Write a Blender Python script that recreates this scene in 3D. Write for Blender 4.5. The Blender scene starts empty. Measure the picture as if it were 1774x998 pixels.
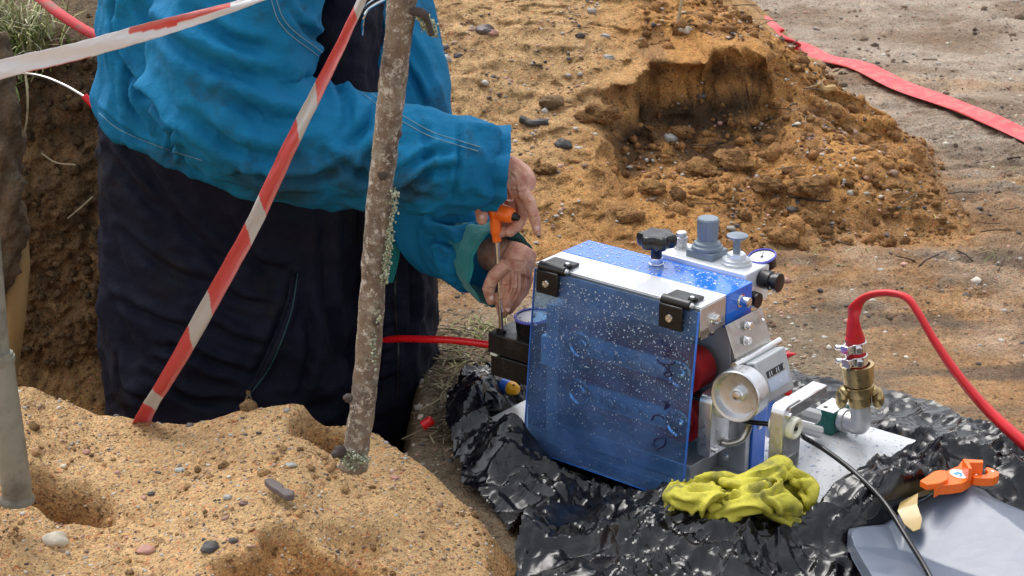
import bpy, bmesh, math, random
import numpy as np
from mathutils import Vector, Matrix

# ------------------------------------------------------------------ camera, sky, sun, exposure
sc = bpy.context.scene
COL = sc.collection
R = math.radians
CAM_H = 1.40; PITCH = R(20.5); FPX = 3200.0; PW = 1774; PH = 998
cam = bpy.data.objects.new('camera', bpy.data.cameras.new('camera')); COL.objects.link(cam)
cam.location = (0, 0, CAM_H); cam.rotation_euler = (R(90) - PITCH, 0, 0)
cam.data.sensor_width = 36; cam.data.lens = 36 * FPX / PW
cam.data.clip_start = 0.05; cam.data.clip_end = 500
cam.data.dof.use_dof = True; cam.data.dof.focus_distance = 3.05; cam.data.dof.aperture_fstop = 20
sc.camera = cam
w = bpy.data.worlds.new("World"); sc.world = w; w.use_nodes = True
nt = w.node_tree; nt.nodes.clear()
sky = nt.nodes.new('ShaderNodeTexSky'); sky.sky_type = 'NISHITA'; sky.sun_disc = False
SUN_EL = R(62); SUN_AZ = R(-35)      # azimuth measured from +Y towards +X
sky.sun_elevation = SUN_EL; sky.sun_rotation = SUN_AZ; sky.air_density = 1.0; sky.dust_density = 2.5
hs = nt.nodes.new('ShaderNodeHueSaturation'); hs.inputs['Saturation'].default_value = 0.22   # overcast: a grey-white sky
bgn = nt.nodes.new('ShaderNodeBackground'); bgn.inputs[1].default_value = 0.15
on = nt.nodes.new('ShaderNodeOutputWorld')
nt.links.new(sky.outputs[0], hs.inputs['Color']); nt.links.new(hs.outputs[0], bgn.inputs[0]); nt.links.new(bgn.outputs[0], on.inputs[0])
sl = bpy.data.lights.new('sun', 'SUN'); sl.energy = 1.0; sl.angle = R(40); sl.color = (1, .97, .92)
so = bpy.data.objects.new('sun', sl); COL.objects.link(so)
sdir = Vector((math.sin(SUN_AZ) * math.cos(SUN_EL), math.cos(SUN_AZ) * math.cos(SUN_EL), math.sin(SUN_EL)))
so.rotation_euler = sdir.to_track_quat('Z', 'Y').to_euler(); so.location = (0, 0, 8)
sc.view_settings.view_transform = 'Standard'; sc.view_settings.look = 'None'
sc.view_settings.exposure = 0.95; sc.view_settings.gamma = 1; sc.view_settings.use_curve_mapping = False
sc.render.engine = 'CYCLES'
sc.cycles.transparent_max_bounces = 16; sc.cycles.max_bounces = 8; sc.cycles.caustics_reflective = False; sc.cycles.caustics_refractive = False

# ------------------------------------------------------------------ measuring helpers (photo pixel -> real position)
_c, _s = math.cos(PITCH), math.sin(PITCH)
def _ray(u, v):
    a, b = u - PW / 2, v - PH / 2
    return np.array([a, FPX * _c - b * _s, -FPX * _s - b * _c])
def G(u, v, z=0.0):
    r = _ray(u, v); return Vector(np.array([0, 0, CAM_H]) + r * (z - CAM_H) / r[2])
def PY(u, v, Y):
    r = _ray(u, v); return Vector(np.array([0, 0, CAM_H]) + r * Y / r[1])

# ------------------------------------------------------------------ numpy noise
rs = np.random.RandomState(7)
_perm = rs.permutation(512); _perm = np.concatenate([_perm, _perm, _perm])
_grad = rs.normal(size=(512, 3)); _grad /= np.linalg.norm(_grad, axis=1)[:, None]
_hv = rs.uniform(-1, 1, 512)
def _h3(i, j, k): return _perm[_perm[_perm[i & 511] + (j & 511)] + (k & 511)] & 511
def perlin(x, y, z=0.0):
    x = np.asarray(x, float); y = np.asarray(y, float) + 0 * x; z = np.asarray(z, float) + 0 * x
    xi = np.floor(x).astype(int); yi = np.floor(y).astype(int); zi = np.floor(z).astype(int)
    xf = x - xi; yf = y - yi; zf = z - zi
    f = lambda t: t * t * t * (t * (t * 6 - 15) + 10)
    u, v, w_ = f(xf), f(yf), f(zf)
    out = 0
    for a in (0, 1):
        for b in (0, 1):
            for c in (0, 1):
                g = _grad[_h3(xi + a, yi + b, zi + c)]
                d = g[..., 0] * (xf - a) + g[..., 1] * (yf - b) + g[..., 2] * (zf - c)
                out = out + d * (u if a else 1 - u) * (v if b else 1 - v) * (w_ if c else 1 - w_)
    return out * 1.6
def fbm(x, y, z=0.0, sc_=1.0, oct=4, gain=.5, ridged=False):
    t = 0; a = 1.0; n = 0
    for o in range(oct):
        p = perlin(np.asarray(x) * sc_ + 17.3 * o, np.asarray(y) * sc_ - 5.1 * o, np.asarray(z) * sc_ + 3.7 * o)
        if ridged: p = 1 - 2 * np.abs(p)
        t = t + a * p; n += a; a *= gain; sc_ *= 2.03
    return t / n
def facet(x, y, L, seed=0):
    """piecewise-linear crumple on a jittered triangular lattice"""
    wx = x + .35 * L * perlin(x / L / 1.7 + seed, y / L / 1.7, seed * 1.3); wy = y + .35 * L * perlin(x / L / 1.7, y / L / 1.7 + seed, seed * 2.1 + 5)
    a = seed * 1.9; X = (wx * math.cos(a) - wy * math.sin(a)) / L; Y = (wx * math.sin(a) + wy * math.cos(a)) / L
    F2 = .366025; s = (X + Y) * F2; X = X + s; Y = Y + s
    i = np.floor(X).astype(int); j = np.floor(Y).astype(int); fx = X - i; fy = Y - j
    hsh = lambda i, j: _hv[_h3(i, j, np.full_like(i, seed * 7 + 3))]
    h00 = hsh(i, j); h11 = hsh(i + 1, j + 1); h10 = hsh(i + 1, j); h01 = hsh(i, j + 1)
    lo = h00 + fx * (h10 - h00) + fy * (h11 - h10)
    hi = h00 + fy * (h01 - h00) + fx * (h11 - h01)
    return np.where(fx > fy, lo, hi)
def sstep(e0, e1, x):
    t = np.clip((x - e0) / (e1 - e0), 0, 1); return t * t * (3 - 2 * t)

# ------------------------------------------------------------------ mesh helpers
def tag(o, label=None, cat=None, group=None, kind=None):
    if label: o['label'] = label
    if cat: o['category'] = cat
    if group: o['group'] = group
    if kind: o['kind'] = kind
    return o
def empty(name, loc, label=None, cat=None, group=None):
    o = bpy.data.objects.new(name, None); COL.objects.link(o); o.location = loc; o.empty_display_size = .05
    return tag(o, label, cat, group)
def link(name, me, mat, parent=None, smooth=True, ang=38):
    o = bpy.data.objects.new(name, me); COL.objects.link(o)
    if mat:
        for m in (mat if isinstance(mat, (list, tuple)) else [mat]): me.materials.append(m)
    if smooth:
        me.shade_smooth()
        if ang < 180: me.set_sharp_from_angle(angle=R(ang))
    if parent:
        o.parent = parent
        chain = Vector(parent.location); p = parent.parent
        while p: chain += p.location; p = p.parent
        if not me.get('_shift'):
            o.location = -chain
            # bake so that the child origin sits with its parent
            me.transform(Matrix.Translation(-chain)); o.location = (0, 0, 0)
    return o
class MB:
    def __init__(s): s.v = []; s.f = []; s.mi = []
    def add(s, vs, fs, mi=0):
        n = len(s.v); s.v += [tuple(p) for p in vs]; s.f += [tuple(i + n for i in f) for f in fs]; s.mi += [mi] * len(fs); return s
    def box(s, c, size, ax=None, mi=0):
        c = Vector(c); ax = ax or (Vector((1, 0, 0)), Vector((0, 1, 0)), Vector((0, 0, 1)))
        vs = [c + ax[0] * (size[0] / 2 * i) + ax[1] * (size[1] / 2 * j) + ax[2] * (size[2] / 2 * k) for i in (-1, 1) for j in (-1, 1) for k in (-1, 1)]
        return s.add(vs, [(0, 1, 3, 2), (4, 6, 7, 5), (0, 4, 5, 1), (2, 3, 7, 6), (0, 2, 6, 4), (1, 5, 7, 3)], mi)
    def rings(s, rings, cap=True, mi=0, closed=False):
        n = len(rings[0]); vs = [p for r in rings for p in r]; fs = []
        for i in range(len(rings) - (0 if closed else 1)):
            i2 = (i + 1) % len(rings)
            for j in range(n):
                k = (j + 1) % n; fs.append((i * n + j, i * n + k, i2 * n + k, i2 * n + j))
        if cap and not closed: fs.append(tuple(range(n))[::-1]); fs.append(tuple((len(rings) - 1) * n + j for j in range(n)))
        return s.add(vs, fs, mi)
    def lathe(s, o, ax, prof, n=28, mi=0, cap=True, wob=None):
        """prof: list of (distance along axis, radius)"""
        ax = Vector(ax).normalized(); t = ax.orthogonal().normalized(); b = ax.cross(t); o = Vector(o); rr = []
        for d, r in prof:
            rr.append([o + ax * d + (t * math.cos(q) + b * math.sin(q)) * (r * (wob(q) if wob else 1)) for q in [2 * math.pi * k / n for k in range(n)]])
        return s.rings(rr, cap, mi)
    def cyl(s, p0, p1, r0, r1=None, n=20, mi=0):
        p0 = Vector(p0); p1 = Vector(p1); r1 = r0 if r1 is None else r1
        return s.lathe(p0, p1 - p0, [(0, r0), ((p1 - p0).length, r1)], n, mi)
    def tube(s, pts, rad, n=12, mi=0, flat=None, up=(0, 0, 1), fn=None, cap=True):
        """tube through pts; flat(t)->(width factor, thickness factor); fn(t, q)->radius factor"""
        pts = [Vector(p) for p in pts]; rr = []; N = len(pts); up = Vector(up)
        side = None
        for i, p in enumerate(pts):
            d = (pts[min(i + 1, N - 1)] - pts[max(i - 1, 0)]).normalized()
            sd = up.cross(d)
            if sd.length < .15 and side is not None: sd = side
            if sd.length < 1e-4: sd = d.orthogonal()
            sd = (sd - d * sd.dot(d)).normalized(); side = sd
            nn = d.cross(sd).normalized(); t = i / (N - 1)
            r = rad[i] if isinstance(rad, (list, tuple, np.ndarray)) else rad
            fw, fh = flat(t) if flat else (1, 1)
            rr.append([p + sd * (r * fw * math.cos(q) * (fn(t, q) if fn else 1)) + nn * (r * fh * math.sin(q) * (fn(t, q) if fn else 1)) for q in [2 * math.pi * k / n for k in range(n)]])
        return s.rings(rr, cap, mi)
    def ball(s, c, r, n=12, m=8, mi=0, ax=None, fn=None):
        c = Vector(c); r = r if isinstance(r, (tuple, list)) else (r, r, r)
        ax = ax or (Vector((1, 0, 0)), Vector((0, 1, 0)), Vector((0, 0, 1))); rr = []
        for i in range(m + 1):
            th = math.pi * (i + (.02 if i == 0 else -.02 if i == m else 0)) / m
            ring = []
            for k in range(n):
                q = 2 * math.pi * k / n; d = (math.sin(th) * math.cos(q), math.sin(th) * math.sin(q), math.cos(th))
                f = fn(d) if fn else 1
                ring.append(c + ax[0] * (r[0] * d[0] * f) + ax[1] * (r[1] * d[1] * f) + ax[2] * (r[2] * d[2] * f))
            rr.append(ring)
        return s.rings(rr, True, mi)
    def prism(s, poly, o, ax, ay, az, th, mi=0):
        """polygon (list of 2D) extruded by th along az"""
        o = Vector(o); n = len(poly)
        a = [o + Vector(ax) * p[0] + Vector(ay) * p[1] for p in poly]; b = [p + Vector(az) * th for p in a]
        return s.add(a + b, [tuple(range(n))[::-1], tuple(range(n, 2 * n))] + [(i, (i + 1) % n, n + (i + 1) % n, n + i) for i in range(n)], mi)
    def mesh(s, name='m'):
        me = bpy.data.meshes.new(name); me.from_pydata(s.v, [], s.f)
        bm = bmesh.new(); bm.from_mesh(me); bmesh.ops.recalc_face_normals(bm, faces=bm.faces)
        bm.to_mesh(me); bm.free()
        if any(s.mi): me.polygons.foreach_set('material_index', s.mi)
        me.update(); return me
    def build(s, name, mat, parent=None, smooth=True, bevel=0, ang=38):
        o = link(name, s.mesh(name), mat, parent, smooth, ang)
        if bevel:
            m = o.modifiers.new('bevel', 'BEVEL'); m.width = bevel; m.segments = 2; m.limit_method = 'ANGLE'; m.angle_limit = R(40); m.harden_normals = False
        return o
def spline(pts, n=60):
    """Catmull-Rom through points (any dimension)"""
    P = np.array([list(p) for p in pts], float); P = np.vstack([2 * P[0] - P[1], P, 2 * P[-1] - P[-2]]); out = []
    segs = len(P) - 3
    for i in range(n):
        t = i / (n - 1) * segs; k = min(int(t), segs - 1); t -= k
        a, b, c, d = P[k:k + 4]
        out.append(.5 * ((2 * b) + (c - a) * t + (2 * a - 5 * b + 4 * c - d) * t * t + (3 * b - a - 3 * c + d) * t ** 3))
    return np.array(out)
def evaluated(o):
    dg = bpy.context.evaluated_depsgraph_get(); dg.update()
    return bpy.data.meshes.new_from_object(o.evaluated_get(dg))
def remesh(mb, voxel, smooth_it=0, disp=None):
    """union of closed solids as one continuous skin"""
    me = mb.mesh('tmp'); o = bpy.data.objects.new('tmp', me); COL.objects.link(o)
    m = o.modifiers.new('r', 'REMESH'); m.mode = 'VOXEL'; m.voxel_size = voxel; m.adaptivity = 0
    if smooth_it:
        m2 = o.modifiers.new('s', 'SMOOTH'); m2.factor = .5; m2.iterations = smooth_it
    out = evaluated(o); bpy.data.objects.remove(o)
    if disp:
        n = len(out.vertices); co = np.zeros(n * 3); no = np.zeros(n * 3)
        out.vertices.foreach_get('co', co); out.vertices.foreach_get('normal', no)
        co = co.reshape(-1, 3); no = no.reshape(-1, 3); co = disp(co, no)
        out.vertices.foreach_set('co', co.ravel()); out.update()
    return out
def grid_mesh(name, X, Y, Z, keep=None, uvcol=None):
    ny, nx = X.shape; co = np.stack([X, Y, Z], -1).reshape(-1, 3).astype(np.float32)
    idx = np.arange(nx * ny).reshape(ny, nx)
    q = np.stack([idx[:-1, :-1], idx[:-1, 1:], idx[1:, 1:], idx[1:, :-1]], -1).reshape(-1, 4)
    if keep is not None:
        k = keep.ravel(); q = q[k[q].all(1)]
        used = np.zeros(nx * ny, bool); used[q.ravel()] = True; mp = np.cumsum(used) - 1; q = mp[q]; co = co[used]
    else: used = None
    me = bpy.data.meshes.new(name); me.vertices.add(len(co)); me.vertices.foreach_set('co', co.ravel())
    me.loops.add(q.size); me.loops.foreach_set('vertex_index', q.ravel().astype(np.int32))
    me.polygons.add(len(q)); me.polygons.foreach_set('loop_start', np.arange(0, q.size, 4, dtype=np.int32))
    me.update(calc_edges=True)
    if uvcol is not None:
        c = uvcol.reshape(-1, 3)
        if used is not None: c = c[used]
        add_color(me, c)
    return me
def add_color(me, c, name='tint'):
    a = me.color_attributes.new(name, 'FLOAT_COLOR', 'POINT')
    c4 = np.ones((len(me.vertices), 4), np.float32); c4[:, :3] = c; a.data.foreach_set('color', c4.ravel())
# ------------------------------------------------------------------ materials
class NT:
    def __init__(s, name):
        s.m = bpy.data.materials.new(name); s.m.use_nodes = True; s.t = s.m.node_tree; s.b = s.t.nodes['Principled BSDF']; s.o = s.t.nodes['Material Output']
    def n(s, typ, **kw):
        n = s.t.nodes.new('ShaderNode' + typ)
        for k, v in kw.items():
            if k.startswith('i_'): n.inputs[k[2:].replace('_', ' ')].default_value = v
            else: setattr(n, k, v)
        return n
    def l(s, a, b): s.t.links.new(a, b)
    def ramp(s, fac, stops, interp='LINEAR'):
        r = s.n('ValToRGB'); r.color_ramp.interpolation = interp; e = r.color_ramp.elements
        while len(e) > 1: e.remove(e[-1])
        e[0].position = stops[0][0]; e[0].color = (*stops[0][1], 1)
        for p, c in stops[1:]: x = e.new(p); x.color = (*c, 1)
        s.l(fac, r.inputs[0]); return r.outputs[0]
    def coord(s): return s.n('TexCoord').outputs['Object']
    def noise(s, co, scale, detail=4, rough=.55, sc3=None):
        if sc3:
            mp = s.n('Mapping'); mp.inputs['Scale'].default_value = sc3; s.l(co, mp.inputs[0]); co = mp.outputs[0]
        x = s.n('TexNoise', i_Scale=scale, i_Detail=detail, i_Roughness=rough); s.l(co, x.inputs['Vector']); return x.outputs['Fac']
    def mix(s, fac, a, b, mode='MIX'):
        m = s.n('Mix', data_type='RGBA', blend_type=mode)
        for inp, v in ((m.inputs[0], fac), (m.inputs[6], a), (m.inputs[7], b)):
            if isinstance(v, (int, float)): inp.default_value = v
            elif isinstance(v, tuple): inp.default_value = (*v, 1)
            else: s.l(v, inp)
        return m.outputs[2]
    def math(s, op, a, b=None, clamp=False):
        m = s.n('Math', operation=op, use_clamp=clamp)
        for inp, v in ((m.inputs[0], a), (m.inputs[1], b)):
            if v is None: continue
            if isinstance(v, (int, float)): inp.default_value = v
            else: s.l(v, inp)
        return m.outputs[0]
    def bump(s, h, strength=.5, dist=.002, prev=None):
        b = s.n('Bump', i_Strength=strength, i_Distance=dist); s.l(h, b.inputs['Height'])
        if prev: s.l(prev, b.inputs['Normal'])
        s.l(b.outputs[0], s.b.inputs['Normal']); return b.outputs[0]
    def col(s, c):
        if isinstance(c, tuple): s.b.inputs['Base Color'].default_value = (*c, 1)
        else: s.l(c, s.b.inputs['Base Color'])
    def set(s, **kw):
        for k, v in kw.items():
            i = s.b.inputs[k.replace('_', ' ')]
            if isinstance(v, (int, float)): i.default_value = v
            else: s.l(v, i)
def simple(name, col, rough=.5, metal=0, spec=.5, var=.12, vs=30, bump=.0, bs=300, dirt=None, dscale=14, dth=.58, coat=0, bd=.0006):
    M = NT(name); co = M.coord(); n = M.noise(co, vs)
    c = M.mix(1.0, tuple(col), M.ramp(n, [(.25, (1 - var,) * 3), (.75, (1 + var,) * 3)]), 'MULTIPLY')
    if dirt:
        d = M.noise(co, dscale, 6, .65); f = M.ramp(d, [(dth - .05, (0,) * 3), (dth + .1, (1,) * 3)]); c = M.mix(f, c, tuple(dirt))
    M.col(c); r = M.ramp(M.noise(co, vs * 2.3), [(.3, (max(rough - .08, 0.02),) * 3), (.7, (min(rough + .1, 1),) * 3)])
    M.set(Roughness=r, Metallic=metal, Specular_IOR_Level=spec, Coat_Weight=coat)
    if bump: M.bump(M.noise(co, bs, 3), bump, bd)
    return M.m

def soil_material(name, grain=1.0, attr='tint'):
    M = NT(name); co = M.coord()
    base = M.n('VertexColor', layer_name=attr).outputs[0]
    v1 = M.n('TexVoronoi', i_Scale=300); M.l(co, v1.inputs['Vector'])
    sp = M.n('SeparateColor'); M.l(v1.outputs['Color'], sp.inputs[0])
    speck = M.ramp(sp.outputs[0], [(0, (.28, .26, .27)), (.05, (.45, .38, .36)), (.14, (.85, .82, .8)), (.5, (1, 1, 1)), (.8, (1.12, 1.08, 1.0)), (.93, (1.5, 1.45, 1.4)), (.965, (1.15, .72, .62)), (1, (.8, .42, .36))])
    v2 = M.n('TexVoronoi', i_Scale=150); M.l(co, v2.inputs['Vector'])
    sp2 = M.n('SeparateColor'); M.l(v2.outputs['Color'], sp2.inputs[0])
    speck2 = M.ramp(sp2.outputs[1], [(0, (.32, .3, .3)), (.035, (.5, .45, .45)), (.05, (1, 1, 1)), (.95, (1, 1, 1)), (.965, (1.35, 1.3, 1.25)), (1, (1.0, .6, .52))])
    n1 = M.noise(co, 9, 6, .62); n2 = M.noise(co, 45, 5, .6)
    c = M.mix(.8 * grain, base, speck, 'MULTIPLY'); c = M.mix(.75 * grain, c, speck2, 'MULTIPLY')
    c = M.mix(1, c, M.ramp(n1, [(.3, (.78, .74, .7)), (.5, (1, 1, 1)), (.72, (1.14, 1.12, 1.1))]), 'MULTIPLY')
    c = M.mix(1, c, M.ramp(n2, [(.3, (.8, .76, .72)), (.55, (1.02, 1.02, 1.02)), (.8, (1.12, 1.1, 1.08))]), 'MULTIPLY')
    M.col(c); M.set(Roughness=.92, Specular_IOR_Level=.25)
    b1 = M.bump(M.noise(co, 60, 5, .7), .8, .012)
    vd = M.n('TexVoronoi', i_Scale=230); M.l(co, vd.inputs['Vector'])
    M.bump(M.math('ADD', M.math('MULTIPLY', vd.outputs['Distance'], -1.0), M.noise(co, 500, 2)), .75, .0028, b1)
    return M.m
def attr_material(name, rough=.85, bump=.4, bs=400, spec=.3, attr='tint', bd=.001):
    M = NT(name); co = M.coord(); base = M.n('VertexColor', layer_name=attr).outputs[0]
    c = M.mix(1, base, M.ramp(M.noise(co, 120, 4), [(.3, (.75,) * 3), (.7, (1.2,) * 3)]), 'MULTIPLY')
    M.col(c); M.set(Roughness=rough, Specular_IOR_Level=spec); M.bump(M.noise(co, bs, 3), bump, bd); return M.m

def fabric(name, col, dirt=None, stains=(), weave=1500, rough=.8, sheen=.25):
    M = NT(name); co = M.coord()
    n = M.noise(co, 7, 5, .6); c = M.mix(1.0, tuple(col), M.ramp(n, [(.28, (.75, .8, .85)), (.7, (1.18, 1.12, 1.08))]), 'MULTIPLY')
    if dirt:
        d = M.noise(co, 6, 8, .7); f = M.ramp(d, [(.54, (0,) * 3), (.66, (.7,) * 3)]); c = M.mix(f, c, tuple(dirt))
        d2 = M.noise(co, 38, 6, .75); f2 = M.ramp(d2, [(.66, (0,) * 3), (.72, (.8,) * 3)]); c = M.mix(f2, c, tuple(x * .5 for x in dirt))
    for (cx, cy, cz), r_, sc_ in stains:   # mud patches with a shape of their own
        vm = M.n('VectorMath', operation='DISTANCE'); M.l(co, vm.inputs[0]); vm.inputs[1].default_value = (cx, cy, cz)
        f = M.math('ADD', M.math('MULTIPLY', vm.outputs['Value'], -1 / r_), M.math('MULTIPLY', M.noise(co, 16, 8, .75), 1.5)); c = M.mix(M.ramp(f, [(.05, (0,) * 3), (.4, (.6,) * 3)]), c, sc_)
    d3 = M.noise(co, 90, 5, .8); c = M.mix(M.ramp(d3, [(.74, (0,) * 3), (.77, (.6,) * 3)]), c, (.42, .38, .3))
    M.col(c); M.set(Roughness=rough, Specular_IOR_Level=.25, Sheen_Weight=sheen)
    b = M.bump(M.noise(co, 26, 5, .6), .55, .012); M.bump(M.noise(co, weave, 2), .25, .0004, b)
    return M.m
def film(name, col, rough=.16, cs=(28, 90), dust=.25, st=.7, rv=(.7, 2.6), bd=(.006, .002)):
    """thin wrinkled wet plastic"""
    M = NT(name); co = M.coord()
    wn = M.n('TexNoise', i_Scale=8.0, i_Detail=3); M.l(co, wn.inputs['Vector'])
    wc = M.n('VectorMath', operation='MULTIPLY_ADD'); M.l(wn.outputs['Color'], wc.inputs[0]); wc.inputs[1].default_value = (.12,) * 3; M.l(co, wc.inputs[2])
    dst = []
    for k, s_ in enumerate(cs):
        mp = M.n('Mapping'); mp.inputs['Scale'].default_value = ((1, .42, 1), (.5, 1, 1))[k]; mp.inputs['Rotation'].default_value = (0, 0, (.6, -.3)[k]); M.l(wc.outputs[0], mp.inputs[0])
        v = M.n('TexVoronoi', feature='DISTANCE_TO_EDGE', i_Scale=s_); M.l(mp.outputs[0], v.inputs['Vector'])
        dst.append(M.ramp(v.outputs['Distance'], [(0, (1,) * 3), (.05, (.35,) * 3), (.22, (0,) * 3)]))
    p = M.bump(dst[0], st, bd[0])
    p = M.bump(dst[1], st * .7, bd[1], p)
    d = M.noise(co, 22, 8, .7); f = M.ramp(d, [(.5, (0,) * 3), (.75, (dust,) * 3)])
    M.col(M.mix(f, tuple(col), (.22, .2, .19)))
    r = M.ramp(M.noise(co, 60, 5), [(.3, (rough * rv[0],) * 3), (.75, (rough * rv[1],) * 3)]); M.set(Roughness=r, Specular_IOR_Level=.6)
    return M.m

MT = {}
MT['soil'] = soil_material('sandy_soil')
MT['pebble'] = attr_material('pebble_stone', .7, .4, 500)
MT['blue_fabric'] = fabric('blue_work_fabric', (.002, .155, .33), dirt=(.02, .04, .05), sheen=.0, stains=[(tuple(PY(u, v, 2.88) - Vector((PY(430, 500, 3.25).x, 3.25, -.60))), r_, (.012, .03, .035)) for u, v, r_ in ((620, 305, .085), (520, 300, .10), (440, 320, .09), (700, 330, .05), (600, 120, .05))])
MT['navy_fabric'] = fabric('navy_work_fabric', (.004, .005, .017), dirt=(.014, .012, .011), sheen=.0)
MT['teal_lining'] = fabric('teal_lining', (.01, .21, .21))
MT['thread'] = simple('pale_thread', (.18, .30, .36), .8)
MT['alu'] = simple('brushed_aluminium', (.72, .73, .75), .34, 1, vs=60, bump=.12, bs=700, var=.06)
MT['alu_flat'] = simple('matt_aluminium', (.55, .56, .57), .42, .55, vs=25, bump=.15, bs=500, dirt=(.38, .38, .38), dth=.56)
MT['chrome'] = simple('bright_steel', (.82, .82, .82), .16, 1, var=.05)
MT['steel'] = simple('dull_steel', (.5, .48, .45), .3, 1, var=.15, dirt=(.25, .2, .16))
MT['blue_paint'] = simple('blue_enamel', (.008, .17, .80), .18, 0, coat=.4, var=.05)
MT['white_paint_and_sheen'] = simple('wet_white_metal_and_sheen', (.78, .8, .84), .12, .15, coat=.5, var=.04)  # white metal parts; also paints the wet sheen on two top faces
MT['black_metal'] = simple('blackened_steel', (.018, .017, .018), .28, .35, dirt=(.09, .07, .06), dth=.6, bump=.2)
MT['black_plastic'] = simple('black_plastic', (.008, .008, .009), .3, var=.1)
MT['grey_plastic'] = simple('slate_plastic', (.17, .21, .26), .4, var=.08, bump=.1)
MT['grey_light'] = simple('pale_grey_metal', (.5, .53, .55), .35, .2, var=.08)
MT['red_belt'] = simple('red_rubber', (.42, .012, .014), .42, bump=.15)
MT['red_hose'] = simple('red_woven_hose', (.62, .016, .022), .42, bump=.35, bs=900, dirt=(.3, .03, .03), dth=.62)
MT['hose_dusty'] = simple('dusty_red_hose', (.66, .06, .07), .55, bump=.4, bs=700, dirt=(.3, .16, .12), dth=.56, dscale=30)
MT['red_plastic'] = simple('red_plastic', (.75, .01, .015), .3)
MT['yellow_plastic'] = simple('yellow_plastic', (.85, .42, .01), .35)
MT['blue_plastic'] = simple('blue_plastic', (.03, .14, .62), .35)
MT['orange_plastic'] = simple('orange_plastic', (.9, .16, .015), .3, bump=.05)
MT['nylon'] = simple('ivory_nylon', (.75, .74, .6), .38)
MT['green_brass'] = simple('green_block', (.004, .13, .10), .32)
MT['brass'] = simple('tarnished_brass', (.46, .34, .16), .3, .9, dirt=(.16, .11, .05), var=.2)
MT['cast'] = simple('galvanised_casting', (.58, .58, .58), .38, .6, bump=.3, bs=260, var=.12)
MT['cable'] = simple('black_cable_sheath', (.008, .008, .01), .22)
MT['glove'] = simple('yellow_suede', (.52, .475, .055), .85, bump=.7, bs=420, dirt=(.22, .21, .05), dth=.55, dscale=22, var=.15, bd=.002)
MT['skin'] = None
MT['tarp'] = film('black_wet_plastic', (.004, .004, .006), .15, (5, 22), .18, .22, bd=(.006, .0025), rv=(.8, 1.9))
MT['tarp_smooth'] = film('slate_plastic_film', (.115, .14, .19), .30, (4, 30), .1, .05, rv=(.95, 1.12))
MT['brown_tape'] = simple('brown_packing_tape', (.42, .30, .12), .2, bump=.4, bs=60)
MT['paper_white'] = simple('white_print', (.8, .8, .82), .4)
MT['ink'] = simple('black_ink', (.02, .02, .025), .5)
MT['charcoal'] = simple('charred_stone', (.06, .055, .055), .6, bump=.5, bs=160)
MT['pale_stone'] = simple('pale_stone', (.5, .45, .36), .7, bump=.5, bs=120, var=.2)
MT['pink_stone'] = simple('pink_granite', (.42, .22, .17), .7, bump=.5, bs=160, var=.25)
MT['twig'] = simple('dead_twig', (.2, .15, .1), .9, bump=.4)
MT['straw'] = simple('dry_straw', (.45, .38, .24), .8)
MT['hair'] = simple('dark_hair', (.03, .02, .015), .6, bump=.5)
def skin_mat():
    M = NT('weathered_skin'); co = M.coord(); n = M.noise(co, 60, 5, .6)
    c = M.ramp(n, [(.3, (.44, .17, .12)), (.48, (.56, .29, .20)), (.7, (.68, .42, .32))])
    d = M.noise(co, 110, 6, .75); c = M.mix(M.ramp(d, [(.56, (0,) * 3), (.7, (.35,) * 3)]), c, (.26, .14, .10))
    M.col(c); M.set(Roughness=.5, Specular_IOR_Level=.4, Subsurface_Weight=.1, Subsurface_Scale=.01); M.bump(M.noise(co, 260, 5, .7), .8, .0018); return M.m
MT['skin'] = skin_mat()
def flap_mat():
    M = NT('blue_tinted_acrylic'); co = M.coord()
    tr = M.n('BsdfTransparent'); tr.inputs[0].default_value = (.58, .79, 1.0, 1)
    gl = M.n('BsdfGlossy'); gl.inputs['Roughness'].default_value = .06
    df = M.n('BsdfDiffuse'); df.inputs[0].default_value = (.22, .42, .90, 1)
    haze_glare = M.ramp(M.noise(co, 9, 6, .6), [(.32, (.04,) * 3), (.5, (.12,) * 3), (.72, (.30,) * 3)])  # wet haze, with pale patches painting the sky's reflection on the guard
    m1 = M.n('MixShader'); M.l(haze_glare, m1.inputs[0]); M.l(tr.outputs[0], m1.inputs[1]); M.l(df.outputs[0], m1.inputs[2])
    fr = M.n('Fresnel', i_IOR=1.45); m2 = M.n('MixShader'); M.l(fr.outputs[0], m2.inputs[0]); M.l(m1.outputs[0], m2.inputs[1]); M.l(gl.outputs[0], m2.inputs[2])
    M.l(m2.outputs[0], M.o.inputs[0]); return M.m
MT['flap'] = flap_mat()
def drop_mat():
    M = NT('water_drops'); M.col((.75, .85, 1.0)); M.set(Roughness=.05, Transmission_Weight=.35, IOR=1.33, Specular_IOR_Level=1.0); return M.m
MT['drops'] = drop_mat()
def bark_mat():
    M = NT('speckled_bark'); co = M.coord()
    n = M.noise(co, 30, 5, .65, (1, 1, .4)); c = M.ramp(n, [(.3, (.07, .055, .045)), (.46, (.17, .125, .095)), (.62, (.25, .19, .13)), (.8, (.34, .30, .24))])
    v = M.noise(co, 75, 7, .85); c = M.mix(M.ramp(v, [(.53, (0,) * 3), (.59, (1,) * 3)]), c, (.56, .52, .46))
    v2 = M.noise(co, 45, 5, .7); c = M.mix(M.ramp(v2, [(.5, (0,) * 3), (.66, (.65,) * 3)]), c, (.33, .32, .26))
    v3 = M.noise(co, 90, 4, .7, (1, 1, 1.6)); c = M.mix(M.ramp(v3, [(.62, (0,) * 3), (.68, (.8,) * 3)]), c, (.07, .03, .02))
    M.col(c); M.set(Roughness=.85, Specular_IOR_Level=.25); b = M.bump(M.noise(co, 70, 5, .7), .8, .006); M.bump(M.noise(co, 260, 3), .6, .002, b); return M.m
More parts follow.
